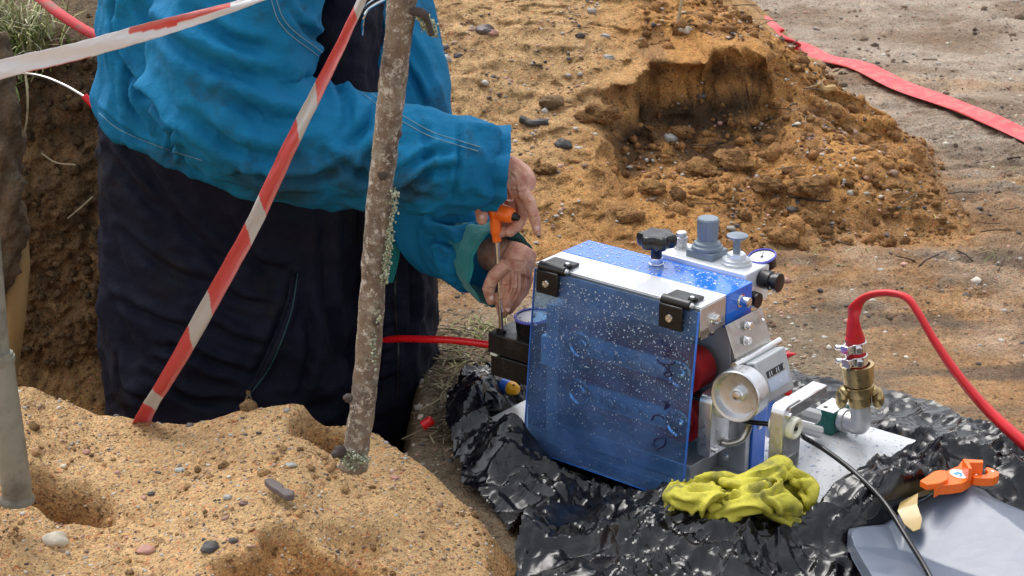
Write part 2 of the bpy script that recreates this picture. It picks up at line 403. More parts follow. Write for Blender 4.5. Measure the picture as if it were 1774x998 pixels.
MT['bark'] = bark_mat()
MT['lichen'] = simple('pale_lichen', (.40, .43, .32), .95, bump=.6, bs=300)
MT['root_bark'] = simple('muddy_root_bark', (.13, .085, .048), .95, bump=1, bs=60, var=.5, vs=25, dirt=(.16, .13, .09), bd=.01)
MT['root_wood'] = simple('peeled_root_wood', (.42, .27, .11), .7, bump=.4, bs=90, var=.25, vs=12)
MT['pipe'] = simple('muddy_grey_pipe', (.22, .215, .175), .5, var=.15, dirt=(.10, .09, .07), dscale=9, dth=.52, bump=.2)
def tape_mat():
    M = NT('barrier_tape'); at = M.n('Attribute', attribute_name='tint'); M.col(at.outputs['Color']); M.set(Roughness=.3, Specular_IOR_Level=.5)
    tl = M.n('BsdfTranslucent'); M.l(at.outputs['Color'], tl.inputs[0]); mx = M.n('MixShader'); mx.inputs[0].default_value = .25
    M.l(M.b.outputs[0], mx.inputs[1]); M.l(tl.outputs[0], mx.inputs[2]); M.l(mx.outputs[0], M.o.inputs[0])
    M.bump(M.noise(M.coord(), 60, 3), .3, .002); return M.m
MT['tape'] = tape_mat()
MT['grass'] = attr_material('grass_blade', .7, .1)
# ------------------------------------------------------------------ terrain
_cr = [(-300, 640, 2.8), (0, 663, 2.78), (60, 668, 2.78), (110, 690, 2.78), (170, 714, 2.77), (250, 724, 2.76), (330, 728, 2.75), (420, 708, 2.74), (500, 700, 2.73), (545, 706, 2.72), (590, 728, 2.72), (650, 748, 2.72), (690, 752, 2.70), (730, 785, 2.66), (800, 832, 2.62), (870, 880, 2.56), (912, 925, 2.5), (930, 990, 2.44)]
_cp = [PY(*c) for c in _cr]
CX = np.array([p.x for p in _cp]); CZ = np.array([p.z for p in _cp]); CY = np.array([c[2] for c in _cr])
def dent(x, y, u, v, z0, r, depth, ax=1.0, ang=0.0, p=1.0):
    g = G(u, v, z0); dx = x - g.x; dy = y - g.y
    a = dx * math.cos(ang) + dy * math.sin(ang); b = -dx * math.sin(ang) + dy * math.cos(ang)
    d = np.sqrt((a / (r * ax)) ** 2 + (b / r) ** 2) + .18 * perlin(x * 22, y * 22, 3)
    return -depth * (1 - sstep(.45, 1.0, d)) ** p
XB = np.array([(2.2, .03), (2.44, .028), (2.5, .022), (2.56, -.005), (2.62, -.06), (2.66, -.11), (2.72, -.15), (2.85, -.2)])
LIP = None
def zones(x, y):
    """macro height + region masks"""
    base = .012 * fbm(x, y, 0, 1.6, 3) + .01 * fbm(x, y, 4, 6, 3)
    # ruts and lumps of the far worked ground
    far = sstep(3.6, 4.4, y)
    base = base + far * (.035 * fbm(x * .6, y * 1.5, 1, 2.2, 4) + .018 * np.maximum(0, fbm(x * .7, y * 1.6, 9, 7, 4, ridged=True)))
    base = np.where(y > 7.0, base * .6, base)
    # spoil heap
    yt = 3.75 + .25 * sstep(.0, .9, x) + .1 * fbm(x, y, 2, 1.5, 2)
    f1 = (y - yt) * (.42 + .05 * np.sin(x * 2 + 1)); f2 = (1.08 - .12 * np.maximum(0, y - 4.8) + .10 * fbm(x, y, 7, 1.6, 3) - x) * .72
    f3 = np.full_like(x, .95)
    k = .10
    def smin(a, b): h = np.clip(.5 + .5 * (b - a) / k, 0, 1); return b * (1 - h) + a * h - k * h * (1 - h)
    heap = smin(smin(f1, f2), f3)
    hm = sstep(-.04, .06, heap)
    heap = np.maximum(heap, 0) + 0 * x
    # slow slumps down the heap
    hp = heap + hm * (.05 * fbm(x, y, 11, 1.7, 3) + .02 * fbm(x + y * .3, y * .5, 5, 7, 4))
    # slumped scarp below the lip
    lipx, lipy = LIP if LIP is not None else (np.array([-.1, 0, 1, 2, 3, 4, 5.]) + 90, np.zeros(7))
    ly = np.interp(x, lipx, lipy, left=4.3, right=4.3) + .05 * fbm(x, y * 0, 1, 9, 4)
    dl = ly - y
    inx = sstep(lipx[0] - .03, lipx[1] + .03, x) * (1 - sstep(lipx[4] + .02, lipx[6], x))
    carve = sstep(0, .055, dl) * (1 - sstep(.13, .42, dl)) * inx
    hp = hp - carve * .105
    # second smaller ledge on the right below the first
    dl2 = (4.60 + .12 * (x - .75) + .04 * fbm(x, y * 0, 3, 8, 3)) - y
    hp = hp - .05 * sstep(0, .03, dl2) * (1 - sstep(.1, .4, dl2)) * sstep(.58, .66, x) * (1 - sstep(.88, .98, x))
    rough = hm * sstep(.25, .6, x + .1 * fbm(x, y, 3, 2, 2)) * (1 - sstep(4.75, 4.95, y)) + .35 * hm * sstep(.15, .6, x)
    rough = np.clip(rough + .8 * carve, 0, 1)
    # slabs and ledges where wet sand has slid down in steps
    slide = hm * sstep(.35, .6, x) * (1 - sstep(4.75, 4.9, y)); sy = y * 3.4 + .9 * fbm(x, y, 33, 2.6, 3); fr = sy - np.floor(sy)
    hp = hp + slide * .045 * (sstep(0, .22, fr) - fr)
    hp = hp + rough * (.022 * fbm(x, y, 1, 9, 4, .6) + .014 * np.abs(fbm(x, y, 8, 26, 4, .6)) + .012 * np.maximum(0, facet(x, y, .05, 3)))
    # churned, rutted ground between heap and machine
    churn = sstep(.45, .75, x) * sstep(3.35, 3.6, y) * (1 - sstep(4.6, 5.6, y)) * (1 - hm)
    hp = hp + churn * (.026 * fbm(x * .55 + y * .2, y * 1.8, 41, 4.5, 4, .6) + .012 * np.maximum(0, fbm(x * .7, y * 1.6, 43, 15, 4, .6, True)) + .006 * np.abs(fbm(x, y, 44, 34, 3)))
    # rim of clods where heap meets worked ground
    toe = np.exp(-((heap - .03) / .05) ** 2) * far
    hp = hp + toe * (.03 * np.maximum(0, fbm(x, y, 21, 5, 4)) + .012 * fbm(x, y, 2, 20, 3))
    z = base + hp
    # raised ground on the far left behind the pit
    up = (1 - sstep(-.62, -.25, x)) * sstep(3.80, 3.98, y)
    z = np.maximum(z, up * (.56 + .18 * (y - 3.9) * (y < 5) + .2 * (y >= 5) + .02 * fbm(x, y, 6, 5, 3)))
    # pit where the worker stands
    pb = sstep(-.16, -.30, x + .03 * fbm(x, y, 5, 4, 3)) * sstep(2.62, 2.82, y) * (1 - sstep(3.72, 3.86, y))
    z = z * (1 - pb) + pb * (-.62 + .02 * fbm(x, y, 3, 5, 3))
    # foreground sand mound
    yc = np.interp(x, CX, CY); zc = np.interp(x, CX, CZ)
    plate = zc + (y - yc) * (.10 + .06 * sstep(.3, .8, -x)) + .013 * fbm(x, y, 12, 4, 3) + .006 * fbm(x, y, 14, 13, 3)
    plate = np.where(y < 2.0, plate - (2.0 - y) * .25, plate)
    db = yc + .09 - y; dr = np.interp(y, XB[:, 0], XB[:, 1]) + .012 * fbm(x * 0, y, 2, 9, 3) - x
    m = sstep(0, .10, db) * sstep(-.0, .075, dr)
    mound = m * np.maximum(plate, .02)
    md = 0
    for a in ((568, 758, .15, .060, .085, 1.2, 2.6), (105, 825, .15, .050, .085, 2.0, -.45), (612, 915, .13, .045, .022, 1.3, -.4), (560, 990, .13, .10, .060, 1.6, -.15),
              (500, 935, .13, .042, .045, 1.2, -.6), (60, 740, .15, .05, .008, 1, 0), (880, 940, .1, .035, .02, 1, 1), (470, 1010, .12, .09, .03, 1.5, .2), (200, 860, .15, .05, .008, 1.5, 0), (130, 900, .15, .05, .006, 1, 0)):
        md = md + dent(x, y, *a)
    # scooped hollow roughness
    scoop = np.clip(-dent(x, y, 560, 985, .13, .11, 1, 1.7, -.15) - dent(x, y, 500, 940, .13, .045, 1, 1.2, -.6), 0, 1)
    mound = mound + m * (md + scoop * (.020 * fbm(x, y, 3, 20, 4) + .010 * np.maximum(0, facet(x, y, .035, 5))) + .0022 * fbm(x, y, 1, 60, 3) + .0045 * np.maximum(0, fbm(x, y, 16, 30, 3)) )
    below = pb * (1 - m)
    z = np.where(m > 0, np.maximum(z * (1 - m) * (pb > .5) + np.where(pb > .5, 0, z), 0) * 0 + (1 - m) * z + mound, z)
    # deeper pit foot just behind the crest
    z = z + .0015 * fbm(x, y, 31, 45, 3)
    lip = np.exp(-((dl - .0) / .03) ** 2) * inx * sstep(-.06, -.0, -np.abs(dl) + .06)
    return z, dict(dl=dl, inx=inx, lip=lip, heap=hm, carve=carve, rough=rough, mound=m, scoop=scoop * m, pit=pb, up=up, far=far, toe=toe, dr=dr, md=np.clip(-md * 20, 0, 1) * m)
def _hit0(u, v):
    ys = np.arange(3.5, 7, .01); r = _ray(u, v); P = np.array([0, 0, CAM_H])[None] + r[None] * (ys / r[1])[:, None]
    k = np.where(P[:, 2] <= zones(P[:, 0], P[:, 1])[0])[0]; return P[k[0]] if len(k) else P[-1]
_l = []
for u, v in ((1040, 172), (1072, 142), (1125, 104), (1215, 96), (1290, 86), (1335, 125), (1375, 180)):
    p = _hit0(u, v); yy = min(p[1], 4.72); _l.append((float(PY(u, v, yy).x), yy))
for i in range(1, len(_l)): _l[i] = (max(_l[i][0], _l[i - 1][0] + .025), _l[i][1])
LIP = (np.array([p[0] for p in _l]), np.array([p[1] for p in _l])); print('lip', LIP)
def ground_z(x, y):
    a = np.atleast_1d(np.asarray(x, float)); b = np.atleast_1d(np.asarray(y, float))
    z = zones(a, b)[0]; return float(z[0]) if np.isscalar(x) or np.ndim(x) == 0 else z
def axis(segs):
    out = [segs[0][0]]
    for a, b, s_ in segs:
        n = max(1, int(round((b - a) / s_))); out += list(np.linspace(a, b, n + 1)[1:])
    return np.array(out)
def geo(a, b, s0, f):
    out = [a]; s_ = s0
    while (out[-1] < b) if b > a else (out[-1] > b):
        out.append(out[-1] + (s_ if b > a else -s_)); s_ *= f
    return out
gx = np.array(geo(-1.05, -70, .02, 1.22)[::-1][:-1] + list(axis([(-1.05, 1.15, .0058), (1.15, 2.2, .012)])) + geo(2.2, 70, .03, 1.22)[1:])
gy = np.array(geo(2.1, -60, .03, 1.25)[::-1][:-1] + list(axis([(2.1, 3.0, .0052), (3.0, 4.2, .0075), (4.2, 4.6, .0085), (4.6, 5.25, .0045), (5.3, 7.2, .016)])) + geo(7.2, 90, .03, 1.2)[1:])
GX, GY = np.meshgrid(gx, gy)
GZ, Zn = zones(GX, GY)
def lerp(a, b, t): return a + (b - a) * t[..., None]
PALE = np.array([.53, .355, .18]); ORANGE = np.array([.48, .255, .085]); BROWN = np.array([.17, .10, .05]); GREY = np.array([.38, .325, .265]); DEB = np.array([.22, .18, .125]); WETS = np.array([.40, .22, .085])
near0 = (1 - sstep(3.45, 3.75, GY)); n1 = fbm(GX, GY, GZ + 16.3, 3, 4); n2 = fbm(GX, GY, GZ * 1.3 + 6.7, 9, 4); n3 = fbm(GX * .6, GY * 1.4, 70, 4, 5)
c = np.broadcast_to(GREY, GX.shape + (3,)).copy()
c = lerp(c, np.array([.28, .23, .18]), sstep(.05, .35, n3) * .7)
c = lerp(c, ORANGE * .95, sstep(.12, .4, fbm(GX * .5, GY * 1.3, 80, 2.5, 4)) * .65 * (1 - sstep(5.0, 6, GY)))
c = lerp(c, ORANGE * .85, sstep(4.9, 3.9, GY) * .75 * (.45 + .55 * sstep(-.2, .2, n1)))
c = lerp(c, np.array([.15, .11, .08]), sstep(5.6, 3.8, GY) * sstep(.0, .25, fbm(GX * .45, GY * 1.5, 120, 5, 5)) * .85)
c = lerp(c, np.array([.30, .27, .23]), sstep(.1, .35, fbm(GX * .6, GY * 1.4, 130, 7, 4)) * .5 * (1 - near0))
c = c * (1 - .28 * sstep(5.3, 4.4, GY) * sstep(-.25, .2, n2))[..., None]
near = (1 - sstep(3.45, 3.75, GY + .08 * n1)) * (1 - sstep(.55, .9, GX)); c = lerp(c, DEB, near * .9)
# heap: pale crust upper left, orange moist middle, brown organic layers
hc = np.broadcast_to(PALE * .93, c.shape).copy()
hc = lerp(hc, ORANGE, np.clip(sstep(.1, .55, GX + .3 * n1 + .35 * (4.7 - GY)) * .85 + Zn['rough'] * .5, 0, 1))
hc = lerp(hc, BROWN * 1.2, sstep(.18, .45, n2 + .15 * Zn['rough']) * .55)
hc = lerp(hc, PALE * .9, (sstep(4.86, 5.0, GY + .05 * n1)) * .6)
hc = lerp(hc, np.array([.105, .065, .03]), Zn['carve'] * sstep(.04, .03, np.abs(0 * GX)) * 0)
# dark bedded streaks running down the flank
st = fbm((GX * .75 - GY * .65) * 1.0, (GX * .65 + GY * .75) * .22, 90, 9, 4)
hc = lerp(hc, BROWN * 1.25, sstep(.22, .5, st) * .5)
c = lerp(c, hc, Zn['heap'])
sc_d = np.clip(Zn['carve'], 0, 1)
c = lerp(c, BROWN * .75, sc_d * sstep(-.1, .25, n2 + .25))  # damp brown soil, darkened to paint the overhang's shade into the scarp
c = lerp(c, BROWN * .9, Zn['toe'] * sstep(-.05, .3, n1) * .7)
c = lerp(c, BROWN * .8, Zn['pit'])
c = lerp(c, BROWN * 1.1, Zn['up'])
mc = lerp(np.broadcast_to(PALE, c.shape), np.array([.42, .25, .11]), sstep(.2, .5, n1) * .5)
mc = lerp(mc, WETS, np.clip(Zn['scoop'] + Zn['md'] * .8, 0, 1))
mc = lerp(mc, ORANGE * .9, (1 - sstep(0, .10, Zn['dr'])) * .8)
c = lerp(c, mc, sstep(.02, .25, Zn['mound']))
c = lerp(c, np.array([.07, .045, .025]), Zn['inx'] * sstep(-.005, .02, Zn['dl']) * (1 - sstep(.05, .16, Zn['dl'] + .06 * n1)) * sstep(-.15, .15, n2) * .85)  # shade under the lip painted as a near-black band
# horizontal relief so that steep faces are broken up, and an overhanging lip
hz = Zn['heap'] * (GY > 3.7) * (GY < 5.6)
DX = hz * (.010 * facet(GX + GZ, GZ * 1.6 + GY * .5, .05, 6) * Zn['carve'] + .030 * fbm(GX, GY, GZ * 1.5, 11, 3) + .014 * fbm(GX, GY, GZ * 2, 34, 3)); DY = hz * (.022 * facet(GX - GZ * .5, GZ * 1.6, .06, 3) * Zn['carve'] + .035 * fbm(GX + 9, GY, GZ * 1.5, 11, 3) + .014 * fbm(GX + 5, GY, GZ * 2, 34, 3))
DY = DY - .075 * np.exp(-((Zn['dl'] + .012) / .022) ** 2) * Zn['inx']
GX = GX + DX; GY = GY + DY
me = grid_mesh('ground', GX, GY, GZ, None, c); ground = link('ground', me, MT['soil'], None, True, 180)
tag(ground, kind='structure')

# steep earth bank behind the pit (own mesh so that the wall carries real relief)
def bank():
    ns, nh = 520, 300
    s_ = np.linspace(0, 1, ns); h_ = np.linspace(0, 1, nh); S, Hh = np.meshgrid(s_, h_)
    px = -2.1 + S * 1.80; py = 3.66 + .12 * np.sin(S * 5 + 1) * .4
    top = .60 - .35 * sstep(.75, 1, S); z = -.68 + Hh * (top + .68)
    und = sstep(.0, 1, Hh)
    out = .06 * fbm(px, z, 3, 2.2, 4, .55) + .035 * fbm(px, z, 7, 7, 4, .6) + .018 * fbm(px, z, 9, 26, 4, .65) + .014 * np.maximum(0, facet(px, z, .045, 2)) + .008 * np.maximum(0, facet(px, z, .018, 8))
    Y = py + .16 * und ** 1.3 - out; Y = Y + .22 * sstep(.93, 1.0, Hh) * np.maximum(0, Hh - .93) / .07
    # lower ledge of yellow sand
    Y = Y - .10 * sstep(.42, .30, Hh + .05 * fbm(px, z, 1, 3, 3))
    n = fbm(px, z, 40, 4, 4); nb = fbm(px, z, 45, 16, 4)
    cc = np.broadcast_to(np.array([.19, .12, .06]), px.shape + (3,)).copy()
    cc = lerp(cc, np.array([.38, .225, .08]), sstep(.46, .30, Hh + .12 * n) * .8)
    cc = lerp(cc, np.array([.32, .20, .09]), sstep(.1, .4, nb) * .6)
    cc = lerp(cc, np.array([.055, .038, .022]), sstep(.05, .4, -nb + .2 * n) * .7)
    cc = lerp(cc, np.array([.11, .085, .055]), sstep(.72, .9, Hh + .1 * n) * .7)
    me = grid_mesh('earth_bank', px, Y, z, None, cc)
    o = link('earth_bank', me, MT['soil'], None, True, 180); tag(o, kind='structure'); return px, Y, z
BK = bank()
def bank_pt(x, z):
    i = np.argmin((BK[0] - x) ** 2 + (BK[2] - z) ** 2); return Vector((BK[0].flat[i], BK[1].flat[i], BK[2].flat[i]))
BX = BK[0][0]; 
def bank_xy(u, v, off=.01):
    """where the sight line through a photo pixel meets the bank"""
    best = None
    r = _ray(u, v); P = np.stack([BK[0].ravel(), BK[1].ravel(), BK[2].ravel() - CAM_H], 1); r = r / np.linalg.norm(r)
    d = np.linalg.norm(P - (P @ r)[:, None] * r, axis=1); i = np.argmin(d); return Vector((P[i, 0], P[i, 1] - off, P[i, 2] + CAM_H))
def hit(u, v, y0=2.1, y1=9.0):
    """where the sight line through a photo pixel meets the ground"""
    ys = np.arange(y0, y1, .012); r = _ray(u, v); P = np.array([0, 0, CAM_H])[None] + r[None] * (ys / r[1])[:, None]
    zz = zones(P[:, 0], P[:, 1])[0]; k = np.where(P[:, 2] <= zz)[0]
    i = k[0] if len(k) else len(ys) - 1
    return Vector((P[i, 0], P[i, 1], zz[i]))

# ------------------------------------------------------------------ loose stones, grit (uncountable -> one object each)
def ico():
    bm = bmesh.new(); bmesh.ops.create_icosphere(bm, subdivisions=1, radius=1); v = np.array([x.co[:] for x in bm.verts]); f = np.array([[q.index for q in x.verts] for x in bm.faces]); bm.free(); return v, f
IV, IF = ico()
def scatter(name, P, S, C, mat, kind='stuff', label=None, cat=None, squash=.65, jit=.28):
    n = len(P); k = len(IV); rr = np.random.RandomState(len(P))
    V = IV[None] * (1 + jit * rr.uniform(-1, 1, (n, k, 1)))
    sc3 = S[:, None, None] * np.stack([rr.uniform(.7, 1.3, n), rr.uniform(.7, 1.3, n), rr.uniform(.5, 1, n) * squash * 1.3], 1)[:, None, :]
    a = rr.uniform(0, 6.28, n); V = V * sc3; ca, sa = np.cos(a)[:, None], np.sin(a)[:, None]
    X = V[..., 0] * ca - V[..., 1] * sa; Y = V[..., 0] * sa + V[..., 1] * ca
    V = np.stack([X, Y, V[..., 2]], -1) + P[:, None]
    F_ = (IF[None] + (np.arange(n) * k)[:, None, None]).reshape(-1, 3)
    me = bpy.data.meshes.new(name); me.vertices.add(n * k); me.vertices.foreach_set('co', V.astype(np.float32).ravel())
    me.loops.add(F_.size); me.loops.foreach_set('vertex_index', F_.astype(np.int32).ravel())
    me.polygons.add(len(F_)); me.polygons.foreach_set('loop_start', np.arange(0, F_.size, 3, dtype=np.int32)); me.update(calc_edges=True)
    add_color(me, np.repeat(C, k, axis=0)); o = link(name, me, mat, None, True, 180); tag(o, label, cat, kind=kind); return o
pal = np.array([[.40, .37, .33], [.30, .19, .14], [.10, .09, .085], [.55, .5, .42], [.36, .25, .17], [.06, .055, .055], [.45, .26, .2]])
rg = np.random.RandomState(3)
def pts(n, x0, x1, y0, y1, cond):
    x = rg.uniform(x0, x1, n); y = rg.uniform(y0, y1, n); z, zn = zones(x, y); k = cond(x, y, zn) & (rg.rand(n) < 1); return x[k], y[k], z[k], zn
a = pts(9000, -1.0, .08, 1.95, 2.85, lambda x, y, z: (z['mound'] > .7))
b = pts(9500, -.6, 1.2, 3.6, 5.6, lambda x, y, z: (z['heap'] > .5) & (fbm((x * .75 - y * .65), (x * .65 + y * .75) * .3, 91, 8, 3) > -.02))
c2 = pts(3500, .2, 2.4, 3.3, 7.5, lambda x, y, z: (z['heap'] < .3))
d2 = pts(2200, -.3, .6, 2.8, 3.8, lambda x, y, z: (z['mound'] < .1) & (z['pit'] < .1))
P = np.concatenate([np.stack(q[:3], 1) for q in (a, b, c2, d2)])
S = np.concatenate([np.exp(rg.normal(math.log(m_), .5, len(q[0]))) for q, m_ in ((a, .0014), (b, .0034), (c2, .0038), (d2, .003))])
S = np.clip(S, .001, .016); C = pal[rg.choice(7, len(P), p=[.22, .2, .14, .1, .18, .08, .08])] * rg.uniform(.8, 1.25, (len(P), 1))
scatter('gravel', P, S, C, MT['pebble'], 'stuff', 'fine mixed grit and small stones strewn over the sand', 'gravel')
# crumbly soil clods on the slumped part of the heap, on the worked ground and on the bank
e1 = pts(2600, .05, 1.15, 3.75, 5.0, lambda x, y, z: (z['rough'] > .3) & (z['heap'] > .2))
e2 = pts(1500, .3, 1.9, 3.5, 6.8, lambda x, y, z: (z['heap'] < .3) & (fbm(x, y, 3, 3, 3) > .12))
e3 = pts(2600, -1, .05, 2.0, 2.8, lambda x, y, z: (z['scoop'] + z['md'] > .3) | (z['mound'] > .8) & (fbm(x, y, 66, 8, 3) > .1))
bi = rg.choice(BK[0].size, 2600); bp = np.stack([BK[0].ravel()[bi], BK[1].ravel()[bi] - .002, BK[2].ravel()[bi]], 1); 
P = np.concatenate([np.stack(q[:3], 1) for q in (e1, e2, e3)] + [bp])
S = np.concatenate([np.exp(rg.normal(math.log(m_), .55, nn)) for nn, m_ in ((len(e1[0]), .0062), (len(e2[0]), .006), (len(e3[0]), .0028), (len(bp), .0065))]); S = np.clip(S, .002, .03)
C = np.concatenate([np.tile([.34, .18, .07], (len(e1[0]), 1)), np.tile([.20, .15, .11], (len(e2[0]), 1)), np.tile([.46, .29, .14], (len(e3[0]), 1)), np.tile([.18, .12, .065], (len(bp), 1))]) * rg.uniform(.45, 1.3, (len(P), 1))
scatter('soil_clods', P, S, C, MT['soil'], 'stuff', 'crumbly brown soil clods scattered over the slumped earth', 'soil clods', .9, .35)
# ------------------------------------------------------------------ black plastic sheet under the machine
PHI = R(39)
O = G(1289, 821, .05)
AX = Vector((math.cos(PHI), -math.sin(PHI), 0)); BXv = Vector((math.sin(PHI), math.cos(PHI), 0)); ZX = Vector((0, 0, 1))
F3 = (AX, BXv, ZX)
def MW(a, b, h): return O + AX * a + BXv * b + ZX * h
def bump2(x, y, cx, cy, rx, ry, h, ang=0):
    dx = x - cx; dy = y - cy; a = dx * math.cos(ang) + dy * math.sin(ang); b = -dx * math.sin(ang) + dy * math.cos(ang)
    return h * np.exp(-((a / rx) ** 2 + (b / ry) ** 2) ** 1.3)
def tarp_z(x, y):
    la = (x - O.x) * AX.x + (y - O.y) * AX.y; lb = (x - O.x) * BXv.x + (y - O.y) * BXv.y
    plate = sstep(.03, -.01, np.maximum(np.maximum(la - .172, -.467 - la), np.maximum(lb - .297, -.108 - lb)))
    g = .012 + 0 * x
    b = bump2(x, y, -.055, 3.0, .055, .10, .075) + bump2(x, y, -.0, 2.84, .05, .07, .04)
    b = b + bump2(x, y, .55, 2.60, .16, .11, .085, -.25) + bump2(x, y, .33, 2.52, .17, .12, .05, -.2) + bump2(x, y, .74, 2.66, .13, .07, .05, -.3) + bump2(x, y, .18, 2.42, .14, .12, .04) + bump2(x, y, .04, 2.60, .03, .14, .03, -.3)
    b = b + bump2(x, y, .95, 2.75, .2, .3, .05)
    def rid(kx, ky, a, sd, p=3):  # sharp pinched ridges running in one direction, breaking up at random
        u_ = (x * math.cos(a) + y * math.sin(a)) * kx; v_ = (-x * math.sin(a) + y * math.cos(a)) * ky
        wv = .9 * perlin(x * 9 + sd, y * 9, sd); n_ = 1 - np.abs(perlin(u_ + wv, v_ + wv * .7 + sd * 5, sd * 1.7)) * 2.4
        return np.clip(n_, 0, 1) ** p * sstep(-.25, .35, perlin(x * 7 + sd * 9, y * 7, sd))
    cr = .034 * facet(x, y, .22, 1) + .018 * facet(x, y, .11, 2) + .004 * facet(x, y, .06, 3) + .0007 * facet(x, y, .022, 5)
    cr = cr + .022 * rid(2.2, 8, .5, 1) + .018 * rid(3, 11, -.2, 11) + .014 * rid(3, 9, 1.2, 21) + .007 * rid(9, 34, .35, 12, 2) + .006 * rid(9, 36, -.9, 13, 2) + .010 * rid(4, 14, -.6, 2) + .007 * rid(6, 22, 1.3, 3) + .006 * rid(6, 26, .1, 4) + .002 * rid(12, 45, -1.0, 5, 2) + .0015 * rid(12, 50, .8, 6, 2) - .006 * rid(5, 18, 2.2, 7)
    back = sstep(2.85, 3.0, y + .0 * x) * sstep(.35, .55, x)
    cr = cr * (1 - .65 * back) + back * (.008 * facet(x * .6 + y * .5, y * 1.6 - x * .4, .06, 6))
    # long pleats in front of the base plate
    pl = sstep(-.05, -.12, lb) * sstep(.5, .2, la) * .012 * facet((x * .78 - y * .63) * .5, (x * .63 + y * .78) * 2.2, .075, 9)
    z = g + b + np.maximum(cr + pl + .012, -.004)
    return z * (1 - plate) + plate * .008
def in_poly(x, y, poly):
    ins = np.zeros(x.shape, bool); n = len(poly)
    for i in range(n):
        x0, y0 = poly[i]; x1, y1 = poly[(i + 1) % n]
        if y0 == y1: continue
        k = ((y0 > y) != (y1 > y)) & (x < (x1 - x0) * (y - y0) / (y1 - y0) + x0); ins ^= k
    return ins
def film_z(x, y):
    a = G(1650, 845, .11); z = .125 - .42 * np.abs((x - a.x) * .80 + (y - a.y) * .38) - .08 * (a.y - y) + .006 * np.maximum(0, 1 - np.abs((x - a.x + .06) * .9 - (y - a.y) * .3) / .02)
    z = np.maximum(z, .090 - .05 * (a.y - y) + .02 * facet(x, y, .2, 4)) + .014 * facet(x, y, .19, 2) + .0008 * facet(x, y, .06, 6) + .03 * sstep(.9, 1.2, x)
    return z
_tp = [(775, 790), (772, 735), (790, 668), (880, 640), (1100, 640), (1300, 640), (1375, 641), (1440, 655), (1530, 664), (1600, 690), (1680, 735), (1735, 765), (1800, 810), (1990, 870), (2050, 1180), (900, 1180), (890, 998), (905, 960), (860, 905), (800, 850)]
poly = [(G(u, v, .038 if (v < 900 and u > 1250) else 0.).x, G(u, v, .038 if (v < 900 and u > 1250) else 0.).y) for u, v in _tp]
tx, ty = np.meshgrid(np.arange(-.2, 1.35, .0033), np.arange(2.1, 3.45, .0033))
jx = tx + .012 * fbm(tx, ty, 3, 14, 3); jy = ty + .012 * fbm(tx, ty, 8, 14, 3)
def under_film(x, y):
    a = G(1470, 905, .10); b = G(1650, 845, .11); c = G(1850, 890, .10); ye = np.interp(x, [a.x - .01, b.x, c.x], [a.y, b.y, c.y]); return sstep(ye + .025, ye - .0, y) * sstep(a.x - .03, a.x + .01, x)
_tz = tarp_z
def tarp_z(x, y):
    z = _tz(x, y); k_ = under_film(x, y); return z * (1 - k_) + np.minimum(z, film_z(x, y) - .028) * k_
me = grid_mesh('plastic_sheet', tx, ty, tarp_z(tx, ty) + np.maximum(0, np.where(tx > .3, zones(tx, ty)[0], 0)), in_poly(jx, jy, poly))
tarp = link('plastic_sheet', me, MT['tarp'], None, True, 22)
tag(tarp, 'crumpled wet black plastic sheet spread under the cable machine', 'plastic sheet')

# loose bunched bag at the sheet's left end
def crumple_blob(name, centers, voxel, mat, amp, seed, label, cat, sm=2):
    mb = MB()
    for c, r in centers: mb.ball(c, r, 14, 10)
    def dsp(co, no):
        d = amp * (facet(co[:, 0] + co[:, 2] * .7, co[:, 1] - co[:, 2] * .4, .06, seed) + .35 * facet(co[:, 0] - co[:, 2] * .5, co[:, 1] + co[:, 2], .024, seed + 2) + .12 * facet(co[:, 0] + co[:, 1], co[:, 2], .013, seed + 4))
        return co + no * d[:, None]
    me = remesh(mb, voxel, sm, dsp); o = link(name, me, mat, None, True, 26); return tag(o, label, cat)
def gp(u, v, z): return G(u, v, z)
crumple_blob('plastic_bag', [(gp(812, 712, .04), (.035, .04, .045)), (gp(835, 700, .055), (.04, .045, .042)), (gp(800, 745, .02), (.03, .03, .03)), (gp(828, 745, .03), (.035, .03, .03))], .003, MT['tarp'], .016, 11,
             'bunched black plastic bag heaped at the left corner of the white base plate', 'plastic bag')

# smooth slate film, front right
fp = [(1470, 905), (1478, 888), (1530, 873), (1590, 858), (1640, 846), (1690, 842), (1715, 856), (1774, 872), (1850, 890), (2050, 900), (2100, 1200), (1500, 1200), (1478, 1010), (1470, 950)]
T_ = spline([(G(u, v, .10).x, G(u, v, .10).y) for u, v in fp[:10]], 190)[:, :2]
ft = np.linspace(0, 1, 150); B_ = T_ + np.array([.02, -.55]); fx = T_[None, :, 0] + (B_ - T_)[None, :, 0] * ft[:, None]; fy = T_[None, :, 1] + (B_ - T_)[None, :, 1] * ft[:, None]
fz = film_z(fx, fy); fz = fz - .012 * (1 - sstep(0, .05, ft))[:, None] - .02 * (1 - sstep(0, .05, np.linspace(0, 1, 190)))[None, :]
me = grid_mesh('plastic_film', fx, fy, fz)
fo = link('plastic_film', me, MT['tarp_smooth'], None, True, 30); tag(fo, 'smooth slate grey plastic film lying over the black sheet at lower right', 'plastic film')
m = fo.modifiers.new('solid', 'SOLIDIFY'); m.thickness = .0006

